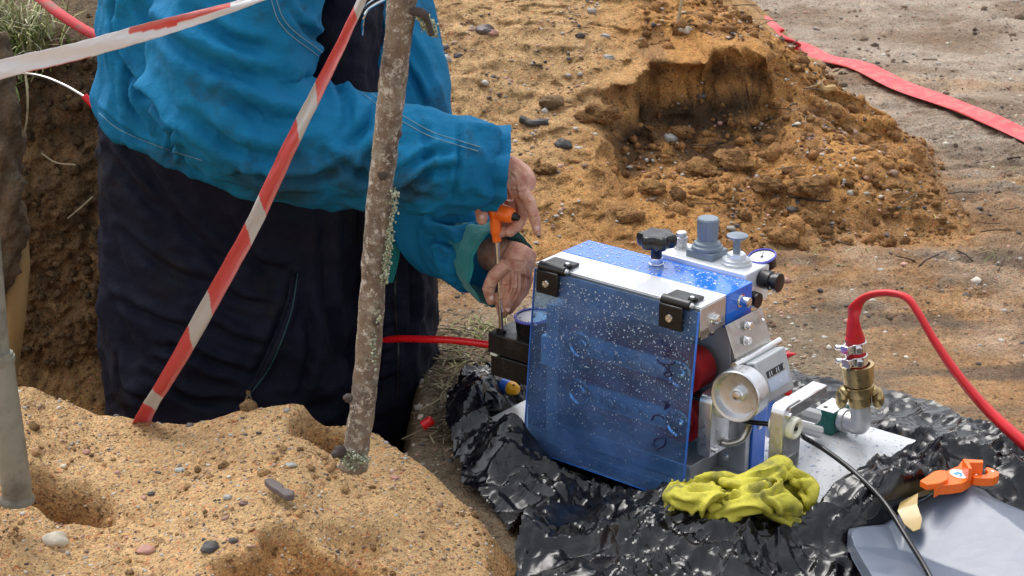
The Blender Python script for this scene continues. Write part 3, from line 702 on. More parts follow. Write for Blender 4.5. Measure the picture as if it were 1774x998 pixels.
# scrap of brown tape on the film's edge
q = [G(1568, 860, .135), G(1600, 850, .14), G(1632, 843, .145)]
mb = MB(); w_ = Vector((.004, -.02, -.012))
pa = [G(1640, 842, .118), G(1605, 852, .118), G(1575, 862, .115), G(1572, 880, .108), G(1582, 903, .10), G(1588, 918, .096)]
sd = [Vector((.002, -.006, .008)), Vector((.004, -.006, .010)), Vector((.012, -.004, .010)), Vector((.015, .002, .004)), Vector((.014, .004, .002)), Vector((.006, .004, 0))]
mb.rings([[p + d, p - d, p - d - Vector((0, 0, .001)), p + d - Vector((0, 0, .001))] for p, d in zip(pa, sd)])
tag(mb.build('tape_scrap', MT['brown_tape'], None, True, ang=60), 'creased scrap of brown sticky tape on the edge of the slate film', 'tape scrap')

# ------------------------------------------------------------------ cable machine
mach = empty('cable_machine', MW(-.15, .08, -.028), 'blue and silver cable blowing machine with hinged clear blue guard on white base plate', 'machine')
def mbox(a0, a1, b0, b1, h0, h1, mb=None, mi=0):
    mb = mb or MB(); return mb.box(MW((a0 + a1) / 2, (b0 + b1) / 2, (h0 + h1) / 2), (abs(a1 - a0), abs(b1 - b0), abs(h1 - h0)), F3, mi)
def bolt(mb, p, d, r=.006, l=.005):
    d = Vector(d).normalized(); mb.lathe(p, d, [(0, r * 1.35), (.0012, r * 1.35), (.0013, r), (l, r), (l + .0008, r * .85)], 12); mb.lathe(Vector(p) + d * (l + .0002), d, [(0, r * .5), (.0009, r * .45)], 6)
def bolts(lst, mat, par, name='bolt'):
    for a in lst: q = MB(); bolt(q, *a); q.build(name, mat, par)
# wet metal base plate
bp_ = MB(); n_ = 8
poly_ = []
for cx_, cy_, a0 in ((.172 - .012, .297 - .012, 0), (-.467 + .012, .297 - .012, 90), (-.467 + .012, -.108 + .012, 180), (.172 - .012, -.108 + .012, 270)):
    for k in range(5): q = R(a0 + k * 22.5); poly_.append((cx_ + .012 * math.cos(q), cy_ + .012 * math.sin(q)))
bp_.prism(poly_, MW(0, 0, -.028), AX, BXv, ZX, .028)
M = NT('wet_base_plate'); co = M.coord(); dn = M.n('TexVoronoi', i_Scale=170, feature='F1'); 
wz = M.noise(co, 60, 3); M.l(co, dn.inputs['Vector'])
dr_ = M.ramp(dn.outputs['Distance'], [(.18, (0, 0, 0)), (.26, (1, 1, 1))]); 
dk = M.n('TexVoronoi', i_Scale=120, feature='F1'); M.l(co, dk.inputs['Vector']); sk = M.n('SeparateColor'); M.l(dk.outputs['Color'], sk.inputs[0])
sf = M.math('MULTIPLY', M.ramp(dk.outputs['Distance'], [(.16, (1, 1, 1)), (.24, (0, 0, 0))]), M.ramp(sk.outputs[0], [(.62, (0, 0, 0)), (.64, (.75, .75, .75))]))
M.col(M.mix(sf, M.mix(M.ramp(M.noise(co, 18, 5), [(.3, (0,) * 3), (.75, (.6,) * 3)]), (.60, .61, .62), (.42, .43, .44)), (.22, .22, .23))); M.set(Roughness=.28, Metallic=.25, Specular_IOR_Level=.6)
b = M.bump(M.math('MULTIPLY', M.math('SUBTRACT', 1.0, dr_), M.ramp(M.noise(co, 40, 3), [(.5, (0,) * 3), (.56, (1,) * 3)])), .6, .0015); M.bump(wz, .2, .002, b)
base_plate = bp_.build('base_plate', M.m, mach, True, .002)

# rear slab: silver web with blue box behind
s = MB(); s.prism([(-.366, 0), (0, 0), (0, .095), (-.012, .13), (-.034, .17), (-.04, .256), (-.366, .256)], MW(0, 0, 0), AX, ZX, BXv, .014); web = s.build('back_plate', MT['alu_flat'], mach, True, .0012)
s = mbox(-.36, .004, .0145, .056, 0, .12); mbox(-.36, -.042, .0145, .056, .12, .2495, s); s.build('blue_housing', MT['blue_paint'], mach, True, .0015)
bolts([(MW(-.075, -.001, .235), -BXv), (MW(-.035, -.001, .02), -BXv, .005), (MW(.0045, .035, .075), AX, .004, .002)], MT['chrome'], mach)
# top beam: silver front, blue rear
s = mbox(-.3725, -.042, -.084, -.0105, .256, .306); beam = s.build('top_beam', MT['alu'], mach, True, .0015)
# white sheet painting the wet sheen on the silver beam's upper face
s = mbox(-.3727, -.0418, -.0842, -.0107, .3062, .3082); s.build('beam_sheen', MT['white_paint_and_sheen'], mach, True, .0006)
s = mbox(-.3735, -.041, -.010, .066, .250, .3085); blue_beam = s.build('blue_beam', MT['blue_paint'], mach, True, .0015)
s = MB(); bolt(s, MW(-.042, -.045, .278), AX, .0075, .008); s.build('bolt', MT['chrome'], mach)
s = MB(); bolt(s, MW(-.041, .032, .286), AX, .0085, .016); s.build('bolt', MT['chrome'], mach)
s = MB(); bolt(s, MW(-.042, -.03, .268), AX, .004, .003); s.build('bolt', MT['chrome'], mach)
# machined notch under the silver beam's end
s = mbox(-.060, -.0405, -.083, -.060, .252, .268); s.build('end_block', MT['steel'], mach, True, .001)
# white valve manifold behind the blue beam
s = mbox(-.238, -.056, .0685, .142, .255, .316); man = s.build('valve_manifold', MT['white_paint_and_sheen'], mach, True, .002)
s = MB(); s.lathe(MW(-.0555, .115, .297), AX, [(0, .014), (.004, .016), (.02, .016), (.022, .013), (.026, .013), (.028, .016), (.036, .016), (.037, .012)], 20); s.build('push_button', MT['black_plastic'], mach)
s = MB(); s.lathe(MW(-.0555, .085, .27), AX, [(0, .012), (.004, .014), (.016, .013)], 20); s.build('push_button', MT['black_plastic'], mach)
# rain drops standing on the wet top faces
for nm, par_, a0, a1, b0, b1, h_, n__ in (('blue_top', blue_beam, -.37, -.045, -.008, .063, .3087, 420), ('plate', base_plate, -.46, .168, .06, .292, .0002, 700), ('plate', base_plate, .03, .168, -.1, .06, .0002, 200)):
    g = MB(); rr = random.Random(n__)
    for k in range(n__):
        r = rr.choice([.0006, .0009, .0012, .0016, .0024]); g.ball(MW(rr.uniform(a0, a1), rr.uniform(b0, b1), h_), (r * rr.uniform(.9, 1.5), r, r * .45), 7, 4, ax=F3)
    tag(g.build('water_droplets', MT['drops'], par_, True, ang=180), kind='stuff')
# star knob
K = MW(-.209, .033, .3085)
s = MB(); s.lathe(K, ZX, [(0, .013), (.003, .0135), (.003, .0115), (.0135, .0115), (.014, .010)], 6); nut = s.build('lock_nut', MT['chrome'], mach)
kn = MB(); kn.lathe(K + ZX * .014, ZX, [(0, .0095), (.014, .0095), (.018, .013), (.02, .02)], 24)
star = lambda q: 1 + .13 * math.cos(6 * q)
kn.lathe(K + ZX * .032, ZX, [(0, .018), (.002, .027), (.006, .0295), (.019, .0305), (.0235, .0275), (.0245, .02), (.0235, .012), (.024, .0)], 60, wob=star)
kn.build('star_knob', MT['black_plastic'], mach, ang=50)
# relief valve, pressure regulator, plunger, gauge on the manifold
def on(u, v, b): 
    """point on the manifold top (h=.316) seen at pixel column u, row offset b from front edge"""
    p = G(u, v, O.z + .316); return p
V1 = MW(-.213, .113, .316)
s = MB(); s.lathe(V1, ZX, [(0, .0125), (.003, .0125), (.0032, .010), (.012, .0095), (.014, .0115), (.02, .011), (.021, .0085), (.028, .009), (.0295, .007)], 18); s.build('relief_valve', MT['cast'], mach, ang=30)
V2 = MW(-.158, .108, .316)
reg = MB(); reg.box(V2 + ZX * .006, (.052, .048, .012), F3); reg.lathe(V2 + ZX * .012, ZX, [(0, .026), (.006, .0265), (.008, .023), (.012, .0225), (.014, .018), (.018, .0165)], 36)
rego = reg.build('regulator', MT['grey_plastic'], mach, bevel=.001)
rk = MB(); rk.lathe(V2 + ZX * .030, ZX, [(0, .0165), (.002, .0172), (.034, .0182), (.0365, .0165), (.037, .0)], 60, wob=lambda q: 1 + .025 * math.cos(24 * q)); rk.build('regulator_knob', MT['grey_plastic'], rego, ang=30)
V3 = MW(-.098, .105, .316)
pl = MB(); pl.lathe(V3, ZX, [(0, .026), (.004, .0265), (.006, .024), (.009, .0235), (.011, .019)], 36, wob=lambda q: 1 + .02 * math.cos(10 * q)); 
plo = pl.build('plunger_base', MT['grey_light'], mach, ang=30)
s = MB(); s.lathe(V3 + ZX * .011, ZX, [(0, .016), (.007, .016), (.0075, .008)], 6); s.build('plunger_nut', MT['white_paint_and_sheen'], plo)
s = MB(); s.lathe(V3 + ZX * .0165, ZX, [(0, .0062), (.022, .0062), (.025, .009), (.030, .0175), (.033, .018), (.0345, .015), (.035, 0)], 28); s.build('plunger', MT['grey_plastic'], plo, ang=30)
def gauge(name, c, r, h, tilt, parent, dial=True):
    d = Vector(tilt).normalized(); c = Vector(c)
    g = MB(); g.lathe(c, d, [(0, r * .7), (.004, r * .93), (h, r * .97), (h + .002, r * 1.0)], 36); go = g.build(name, MT['black_plastic'], parent, ang=30)
    g = MB(); g.lathe(c + d * (h + .002), d, [(0, r * 1.0), (.003, r * 1.02), (.0045, r * .95), (.003, r * .9)], 36, cap=False); g.build('bezel', MT['bezel'], go, ang=30)
    g = MB(); g.lathe(c + d * (h + .0022), d, [(0, r * .9), (.0004, r * .9)], 32); g.build('dial', MT['paper_white'], go)
    t = d.orthogonal().normalized(); b = d.cross(t)
    g = MB()
    for k in range(21):
        q = R(-225 + k * 13.5); e = t * math.cos(q) + b * math.sin(q); L_ = .22 if k % 5 == 0 else .1
        g.box(c + d * (h + .0029) + e * r * (.8 - L_ / 2), (r * L_, r * .03, .0003), (e, d.cross(e), d))
    e = (t * .9 + b * .5).normalized(); g.box(c + d * (h + .0034) + e * r * .25, (r * .75, r * .05, .0004), (e, d.cross(e), d)); g.lathe(c + d * (h + .0029), d, [(0, r * .12), (.0012, r * .1)], 12)
    g.build('needle', MT['ink'], go); return go
MT['bezel'] = simple('violet_blue_bezel', (.16, .16, .62), .25)
s = MB(); V4 = MW(-.075, .155, .30)
gauge('pressure_gauge', V4, .024, .018, (-.2, -.15, 1), mach)
# hinges of the guard
def hinge(a):
    h = mbox(a - .026, a + .026, -.086, -.052, .3085, .3145); h.cyl(MW(a - .027, -.0905, .309), MW(a + .027, -.0905, .309), .0085, n=16)
    h.box(MW(a - .004, -.0988, .286), (.044, .0085, .04), F3)
    for k in (-1, 1): h.ball(MW(a + .022, -.078, .315), (.0095, .0075, .004), 12, 6, ax=F3)
    ho = h.build('hinge', MT['black_plastic'], mach, bevel=.0015)
    for c_, d_, pr in ((MW(a + .0275, -.0905, .309), AX, [(0, .0055), (.0015, .005), (.002, .0)]), (MW(a - .0275, -.0905, .309), -AX, [(0, .0045), (.005, .0035)]), (MW(a - .006, -.103, .284), -BXv, [(0, .0068), (.002, .006), (.0022, .0035), (.001, .003)]), (MW(a + .02, -.078, .319), ZX, [(0, .004), (.001, .0035)])):
        s = MB(); s.lathe(c_, d_, pr, 14); s.build('hinge_screw', MT['chrome'], ho)
hinge(-.330); hinge(-.083)
# clear blue guard: hangs from the hinges, lower edge swung slightly outward
GA0, GA1 = -.3655, -.0405; gt = MW(0, -.0925, .303) - O; gb = MW(0, -.122, -.016) - O
dn_ = (gb - gt).normalized(); nrm = AX.cross(dn_).normalized(); 
if nrm.dot(BXv) > 0: nrm = -nrm
Lg = (gb - gt).length
g = MB(); g.box(O + (gt + gb) / 2 + AX * ((GA0 + GA1) / 2), (GA1 - GA0, Lg, .004), (AX, dn_, nrm)); guard = g.build('guard', MT['flap'], mach, False)
def GP(a, t, o=0): return O + AX * a + gt + dn_ * (t * Lg) + nrm * (.0022 + o)
# bright sawn edges of the guard
M = NT('acrylic_edge'); M.col((.03, .2, .8)); M.set(Roughness=.25, Specular_IOR_Level=.8); MT['edge'] = M.m
g = MB()
for a in (GA0 - .0006, GA1 + .0006): g.box(O + (gt + gb) / 2 + AX * a, (.0012, Lg, .0044), (AX, dn_, nrm))
g.box(O + gb + dn_ * .0006 + AX * ((GA0 + GA1) / 2), (GA1 - GA0 + .0024, .0012, .0044), (AX, dn_, nrm)); g.build('guard_edge', MT['edge'], guard, False)
g = MB(); rr = random.Random(5)
for k in range(2300):
    t = min(.97, abs(rr.gauss(0, .42)) + .03) if k < 1700 else rr.uniform(.05, .97); a = rr.uniform(GA0 + .004, GA1 - .004); r = rr.choice([.0003, .0004, .0005, .0006, .0008, .0012]) * (1.15 - .5 * t)
    g.ball(GP(a, t), (r * rr.uniform(.8, 1.1), r * rr.uniform(.9, 1.5), r * .7), 6, 4, ax=(AX, dn_, nrm))
do = g.build('water_droplets', MT['drops'], guard, True, ang=180); tag(do, kind='stuff')
# marker writing running down the right side of the guard
g = MB()
def stroke(ps, r=.0016): g.tube([GP(p[0], p[1]) for p in spline(ps, 22)], r, 6)
def wr(zx, zy):  # zoom picture coordinate on the guard -> (a, t)
    u = 1100 + zx * .2405; v = 560 + zy * .2405; r_ = _ray(u, v); p0 = np.array(GP(0, 0)); nn = np.array(nrm); C0 = np.array([0, 0, CAM_H]); t = np.dot(p0 - C0, nn) / np.dot(r_, nn); Pq = C0 + r_ * t - p0
    return (float(Pq @ np.array(AX)), float(Pq @ np.array(dn_)) / Lg)
for st_ in ([(190, 120), (200, 150), (240, 160), (262, 190), (225, 205), (200, 190)], [(160, 262), (180, 285), (230, 296), (275, 290), (290, 280)], [(200, 300), (230, 325), (250, 345), (225, 350), (210, 372), (240, 385), (262, 368), (240, 350)],
            [(155, 392), (200, 405), (235, 425), (262, 442)], [(205, 560), (225, 585), (212, 620), (240, 598), (238, 570), (205, 560)], [(120, 695), (140, 668), (170, 660), (200, 678), (208, 695)], [(150, 905), (130, 870), (150, 835), (200, 820), (222, 845), (205, 885), (150, 905)], [(205, 230), (240, 240)]):
    g = MB(); stroke([wr(*p) for p in st_]); g.build('letter', MT.setdefault('marker', simple('navy_marker', (.003, .005, .06), .4)), guard)
# two caterpillar drives behind the guard
def drive(hc):
    b0, b1 = -.062, -.020; a0, a1 = -.285, -.085; r = .036
    ring = [];
    for k in range(40):
        t = k / 40
        if t < .5: q = -math.pi / 2 + math.pi * (t / .5); ring.append((a1 + r * math.cos(q), hc + r * math.sin(q)))
        else: q = math.pi / 2 + math.pi * ((t - .5) / .5); ring.append((a0 + r * math.cos(q), hc + r * math.sin(q)))
    s = MB(); s.prism(ring, MW(0, b0, 0), AX, ZX, BXv, b1 - b0); bo = s.build('drive_belt', MT['red_belt'], mach, True, ang=30)
    s = MB(); s.prism([(x if abs(0) else x, y) for x, y in [((p[0] + .185) * .88 - .185, (p[1] - hc) * .5 + hc) for p in ring]], MW(0, b0 - .007, 0), AX, ZX, BXv, .0065); s.build('side_rail', MT['white_paint_and_sheen'], bo, True, ang=30)
    for a in (a0, a1):
        s = MB(); s.lathe(MW(a, b0 - .0075, hc), -BXv, [(0, .024), (.005, .025), (.006, .021), (.004, .018), (.004, .009), (.010, .008), (.011, .0)], 28); s.build('pulley', MT['chrome'], bo, ang=30)
    for k in range(6):
        s = MB(); s.lathe(MW(a0 + .035 + k * .026, b0 - .0075, hc - .004), -BXv, [(0, .0115), (.006, .0115), (.007, .009)], 18); s.build('roller', MT['cast'], bo, ang=30)
drive(.178); drive(.092)
# left bearing plate and bottom guide seen through the guard
s = mbox(-.356, -.330, -.075, -.001, .0, .235); s.build('side_plate', MT['alu_flat'], mach, True, .0015)
s = mbox(-.3285, -.05, -.085, -.002, .0005, .03); s.build('drip_rail', MT['alu_flat'], mach, True, .0015)
# black split clamp at the inlet
s = mbox(-.475, -.358, -.086, -.012, .121, .158); cl = s.build('clamp_block', MT['black_metal'], mach, True, .0018)
s = mbox(-.470, -.358, -.085, -.013, .079, .118); s.build('clamp_block', MT['black_metal'], mach, True, .0018)
s = MB(); s.box(MW(-.462, -.083, .1195), (.014, .01, .0045), F3); s.build('gasket', MT['nylon'], mach, bevel=.001)
s = mbox(-.3575, -.318, -.088, -.015, .13, .183); s.build('inlet_cap', MT['white_paint_and_sheen'], mach, True, .0015)
s = MB(); s.lathe(MW(-.458, -.07, .158), ZX, [(0, .009), (.004, .009), (.006, .006), (.007, .005)], 16); s.build('socket_screw', MT['black_plastic'], cl)
s = mbox(-.40, -.36, -.070, -.025, .0, .0788); s.build('clamp_foot', MT['black_metal'], mach, True, .002)
gauge('pressure_gauge', MW(-.405, -.045, .158), .0325, .031, (-.06, -.05, 1), mach)
# guide blocks with nylon rings (right-hand outlet)
def guide(a, b0, b1, h0, h1, ring, tall=False):
    w_ = b1 - b0; poly = [(0, 0), (w_, 0), (w_, h1 - h0 - .014)] + [(w_ - .014 + .014 * math.cos(q), h1 - h0 - .014 + .014 * math.sin(q)) for q in [R(x) for x in (20, 45, 70, 90)]] + [(.014 + .014 * math.cos(q), h1 - h0 - .014 + .014 * math.sin(q)) for q in [R(x) for x in (90, 110, 135, 160)]] + [(0, h1 - h0 - .014)]
    s = MB(); s.prism(poly, MW(a - .024, b0, h0), BXv, ZX, AX, .024); go = s.build('cable_guide', MT['alu'], mach, True, .0015)
    c = MW(a, ring[0], ring[1])
    s = MB(); s.lathe(c, AX, [(-.030, .015), (-.030, .018), (.008, .018), (.012, .0165), (.013, .013), (.009, .009), (-.024, .0085)], 30, cap=False); s.build('nylon_bush', MT['nylon'], go, ang=40)
    s = MB(); s.lathe(c - AX * .003, AX, [(0, .0088), (.0004, .0088)], 20); s.build('bush_bore', MT['ink'], go)
    bolts([(MW(a, b, h), AX, .005, .006) for (b, h) in (((b0 + .011), h0 + .012), ((b1 - .011), h0 + .014), (b0 + .013, h1 - .016))], MT['chrome'], go); return go
guide(-.014, -.086, -.030, .056, .162, (-.058, .1385))
s = mbox(-.036, -.016, -.028, .002, .06, .15); s.build('guide_spacer', MT['alu_flat'], mach, True, .001)
g2 = guide(.112, -.077, -.020, .0, .176, (-.053, .1365))
s = mbox(.112 + .0005, .1135, -.070, -.028, .03, .085); s.build('wet_face', MT['chrome'], g2, True)
s = mbox(.086, .113, -.060, .055, .150, .172); s.build('guide_arm', MT['chrome'], mach, True, .002)
# rubber U hook hanging under the measuring wheel
s = MB(); s.tube([MW(*p) for p in spline([(.016, -.02, .128), (.018, -.022, .10), (.012, -.03, .078), (-.004, -.045, .07), (-.014, -.052, .072)], 24)], .0062, 10); s.build('spring_hook', MT['steel'], mach)
# measuring wheel
Wc = MW(.024, -.078, .172); Wax = (-BXv + AX * .12 + ZX * .06).normalized()
s = MB(); s.lathe(Wc, Wax, [(-.036, .030), (-.036, .0405), (-.034, .0425), (.0, .0425), (.0018, .0405), (.001, .036), (-.012, .033), (-.014, .012), (-.006, .0115), (-.004, .009), (-.0045, 0)], 56); wh = s.build('measuring_wheel', MT['alu'], mach, ang=30)
s = MB(); s.lathe(Wc - Wax * .0045, Wax, [(0, .006), (.004, .0055), (.0045, .0)], 12); s.build('axle_screw', MT['chrome'], wh)
# counter on its polished bracket
tl = R(19); cd = AX * math.sin(tl) - ZX * math.cos(tl); cu = -AX.normalized() * 0 + (AX * math.cos(tl) + ZX * math.sin(tl))
C0_ = MW(.027, -.028, .2145)
s = MB(); s.box(C0_ + BXv * .0455 + cd * .036 - cu * .022, (.091, .072, .044), (BXv, cd, cu)); cnt = s.build('counter', MT['grey_light'], mach, True, .003)
cf = C0_ + cu * .0004
s = MB(); s.box(cf + BXv * .050 + cd * .047, (.058, .020, .0008), (BXv, cd, cu)); s.build('counter_label', simple('pale_blue_label', (.55, .62, .75), .35), cnt, False)
s = MB()
for k in range(5):
    x0 = .027 + k * .0105; s.box(cf + BXv * x0 + cd * .0285 + cu * .0003, (.0085, .011, .0008), (BXv, cd, cu))
s.build('digit_window', MT['ink'], cnt, False)
s = MB()
for k in range(5):
    x0 = .027 + k * .0105 + (-.0022 if k % 2 else .002); s.box(cf + BXv * x0 + cd * .0285 + cu * .0011, (.0016, .0075, .0003), (BXv, cd, cu))
s.box(cf + BXv * .055 + cd * .048 + cu * .0009, (.005, .004, .0003), (BXv, cd, cu)); s.build('digits', MT['paper_white'], cnt, False)
bk = MB(); up_ = (ZX * .93 - AX * .37).normalized(); bn = up_.cross(BXv).normalized()
bk.box(MW(-.016, .022, .232) + up_ * .004, (.108, .062, .003), (BXv, up_, bn))
bk.box(MW(.006, .022, .2045), (.108, .044, .003), (BXv, AX, ZX)); bko = bk.build('counter_bracket', MT['steel'], mach, True, .001)
s = MB(); s.cyl(MW(.004, -.052, .211), MW(.004, .085, .211), .0055, n=16); s.build('hinge_rod', MT['chrome'], bko)
bolts([(MW(-.012, .005, .233), AX, .0065, .008), (MW(-.019, .018, .253), AX, .0065, .008), (MW(-.014, .058, .25), AX, .003, .003)], MT['chrome'], bko)
# air line: ball valve, pipe fittings, green block, elbow, coupling
def sp(u, v, b): 
    r_ = _ray(u, v); n_ = np.array(BXv); C0 = np.array([0, 0, CAM_H]); t = ((b + np.dot(np.array(O), n_)) - C0 @ n_) / (r_ @ n_); return Vector(C0 + r_ * t)
p_in = sp(1338, 700, .13); p_g = sp(1416, 722, .20)
s = MB(); s.lathe(p_in, p_g - p_in, [(0, .014), (.01, .014), (.011, .021), (.026, .021), (.027, .015), (.036, .015), (.037, .019), (.05, .019), (.051, .013), ((p_g - p_in).length, .013)], 8); s.build('pipe_fitting', MT['cast'], mach, ang=30)
s = MB(); s.lathe(sp(1342, 735, .12), ZX, [(-.02, .016), (.0, .020), (.02, .021), (.03, .015), (.045, .014), (.047, .018), (.06, .018)], 16); s.lathe(sp(1395, 742, .16), p_g - p_in, [(-.02, .010), (.03, .011)], 12); s.build('ball_valve', MT['cast'], mach, ang=30)
s = MB(); q0 = sp(1330, 688, .12); q1 = sp(1364, 668, .12); q2 = sp(1366, 684, .12)
s.tube([q0, (q0 + q1) / 2, q1, q1 + (q2 - q1) * .5, q2], [.006, .0085, .009, .007, .006], 10, flat=lambda t: (1.5, .6)); s.build('valve_lever', MT['red_plastic'], mach)
s = MB(); q0 = sp(1352, 618, .13); q1 = sp(1378, 613, .13); s.tube([q0, (q0 + q1) / 2, q1], [.011, .009, .002], 10, flat=lambda t: (1.2, .7)); s.build('valve_lever', MT['red_plastic'], mach)
gx_, gy_ = .0225, .245
s = mbox(.0035, .040, .2185, .276, .0, .0415); gb_ = s.build('green_block', MT['green_brass'], mach, True, .004)
s = mbox(.0045, .039, .2195, .275, .0416, .0436); s.build('block_sheen', MT['white_paint_and_sheen'], gb_, True, .0008)  # thin white sheet paints the wet sheen on the green block's top
for a_, b_ in ((.016, .232), (.022, .263)): s = MB(); s.lathe(MW(a_, b_, .0437), ZX, [(0, .004), (.0006, .004)], 12); s.build('screw_hole', MT['ink'], gb_)
EL = MW(.0845, .2355, .030); TOP = PY(1481, 582, EL.y + .005); up3 = (TOP - EL).normalized()
sgr = MW(.040, .243, .024)
s = MB(); pe = [sgr, sgr + (EL - sgr) * .45, EL - up3 * .002 - (EL - sgr) * .12, EL + up3 * .012, EL + up3 * .035]
s.tube(spline(pe, 20), .0175, 22, up=(.3, .9, .1)); s.lathe(sgr + (EL - sgr) * .12, EL - sgr, [(0, .0175), (0.0005, .0205), (.011, .0205), (.0115, .0175)], 22); s.build('elbow_fitting', MT['cast'], mach, ang=40)
s = MB(); s.lathe(EL + up3 * .036, up3, [(0, .0185), (.003, .0195), (.018, .020), (.019, .024), (.026, .026), (.036, .026), (.038, .023)], 28)
co_ = s.build('hose_coupling', MT['brass'], mach, ang=30)
for sg in (-1, 1):
    s = MB(); cc = EL + up3 * .050 + Vector((sg * .031, -.004, 0)); s.ball(cc, (.0105, .017, .019), 14, 10); s.ball(cc + up3 * .014 + Vector((sg * -.006, 0, 0)), (.010, .015, .008), 12, 8); s.build('claw', MT['brass'], co_)
s = MB(); s.lathe(EL + up3 * .074, up3, [(0, .022), (.002, .0255), (.022, .0275), (.034, .0285), (.036, .0285), (.036, .0225), (.018, .020)], 32); s.build('collar', MT['brass'], co_, ang=30)
hb = EL + up3 * .105
s = MB(); s.lathe(hb - up3 * .03, up3, [(0, .0165), (.085, .0165)], 20); s.build('hose_tail', MT['red_hose'], co_)
for k in (0, 1):
    c = hb + up3 * (.006 + k * .024); s = MB(); s.lathe(c, up3, [(0, .0175), (.0, .0190), (.017, .0190), (.017, .0175)], 28, cap=False)
    d = Vector((-.72, -.69, 0)); s.box(c + up3 * .0085 + d * .0215, (.02, .016, .015), (d, d.cross(up3), up3)); s.box(c + up3 * .0085 + Vector((.1, -1, 0)) * .020, (.010, .006, .012))
    s.lathe(c + up3 * .0085 + d * .018, Vector((-1, .05, .1)), [(0, .0048), (.022, .0045), (.024, .0035)], 8); s.build('hose_clamp', MT['chrome'], co_, bevel=.0012)
HTOP = hb + up3 * .046

# ------------------------------------------------------------------ hoses, cable, duct
hp_ = [HTOP - up3 * .012, HTOP + up3 * .006, PY(1479, 560, 2.868), PY(1481, 535, 2.866), PY(1500, 514, 2.86), PY(1535, 507, 2.845), PY(1570, 515, 2.825), PY(1592, 543, 2.81), PY(1622, 594, 2.79), PY(1662, 652, 2.765), PY(1706, 704, 2.74), PY(1752, 748, 2.71), PY(1812, 800, 2.67), PY(1900, 870, 2.6)]
wd = [1.0, .98, .80, .66, .64, .70, .78, .80, .90, 1.02, 1.12, 1.22, 1.3, 1.3]
P_ = spline([(*p, w0) for p, w0 in zip(hp_, wd)], 110)
s = MB(); s.tube([p[:3] for p in P_], [.0165 * p[3] for p in P_], 20, up=(.3, .2, 1), flat=lambda t: (1.0, 1 - .45 * sstep(.06, .2, t)), fn=lambda t, q: 1 + .10 * math.cos(2 * q + 1) * float(sstep(.08, .2, t)) - .22 * float(sstep(.15, .3, t)) * math.exp(-((q - 1.6) / .5) ** 2))
tag(s.build('air_hose', MT['red_hose'], None, ang=60), 'bright red half-flattened hose arching from the brass coupling to the right', 'hose')
hh = []
for u, v in ((1290, 22), (1335, 55), (1385, 84), (1430, 103), (1490, 122), (1560, 147), (1640, 178), (1710, 207), (1774, 238), (1850, 272), (1990, 330), (2300, 450)):
    p = G(u, v, .02); zz = min(ground_z(p.x, p.y), .07); p = G(u, v, zz + .012); hh.append(Vector((p.x, p.y, min(ground_z(p.x, p.y), .07) + .018)))
hh[0].z -= .0
P_ = spline(hh, 150); s = MB(); ww = lambda t: (1 + .08 * math.sin(17 * t) + .05 * math.sin(41 * t), .17 + .05 * math.sin(23 * t))
s.tube(P_, .043, 20, flat=ww); tag(s.build('flat_hose', MT['hose_dusty'], None, ang=70), 'dusty flat red lay-flat hose lying across the grey sand at upper right', 'hose')
P_ = spline([PY(20, -40, 3.62), PY(60, -12, 3.58), PY(95, 18, 3.55), PY(140, 48, 3.53), PY(190, 78, 3.52), PY(240, 130, 3.52), PY(300, 200, 3.55)], 50)
s = MB(); s.tube(P_, .0115, 14, flat=lambda t: (1.1, .8)); tag(s.build('red_duct', MT['hose_dusty'], None, ang=60), 'thick red duct running down behind the worker at upper left', 'duct')
wr_ = empty('steel_cable', PY(100, 140, 3.45), 'thin grey cable with a red end sleeve against the dark earth bank', 'cable')
P_ = spline([PY(-30, 128, 3.5), PY(30, 127, 3.49), PY(70, 132, 3.46), (PY(110, 147, 3.44)), PY(147, 168, 3.42)], 30); s = MB(); s.tube(P_, .0028, 8); s.build('wire', MT['steel'], wr_)
s = MB(); s.tube([PY(146, 166, 3.42), PY(158, 179, 3.415), PY(172, 194, 3.41), PY(190, 215, 3.41)], .0065, 12); s.build('end_sleeve', MT['red_plastic'], wr_)
inl = MW(-.475, -.05, .1195)
P_ = spline([inl + AX * .02, inl, PY(800, 591, 3.05), PY(742, 588, 3.1), PY(660, 590, 3.2), PY(540, 620, 3.3), PY(420, 690, 3.35)], 50)
s = MB(); s.tube(P_, .0068, 14); tag(s.build('micro_duct', MT['red_plastic'], None), 'thin round red tube entering the black clamp from behind the worker', 'tube')
cs_ = MW(-.09, -.058, .1375)
P_ = spline([cs_, MW(-.04, -.058, .1385), MW(.024, -.056, .124), MW(.112, -.053, .1365), PY(1392, 757, 2.665), PY(1430, 780, 2.63), PY(1480, 818, 2.58), PY(1530, 868, 2.505), PY(1570, 930, 2.42), PY(1612, 1000, 2.32), PY(1665, 1110, 2.2)], 120)
s = MB(); s.tube(P_, .0042, 12); tag(s.build('fibre_cable', MT['cable'], None), 'thin black cable leaving the nylon guide and crossing the slate film', 'cable')
P_ = [inl + AX * .01, MW(-.3, -.055, .134), MW(-.09, -.058, .1375)]
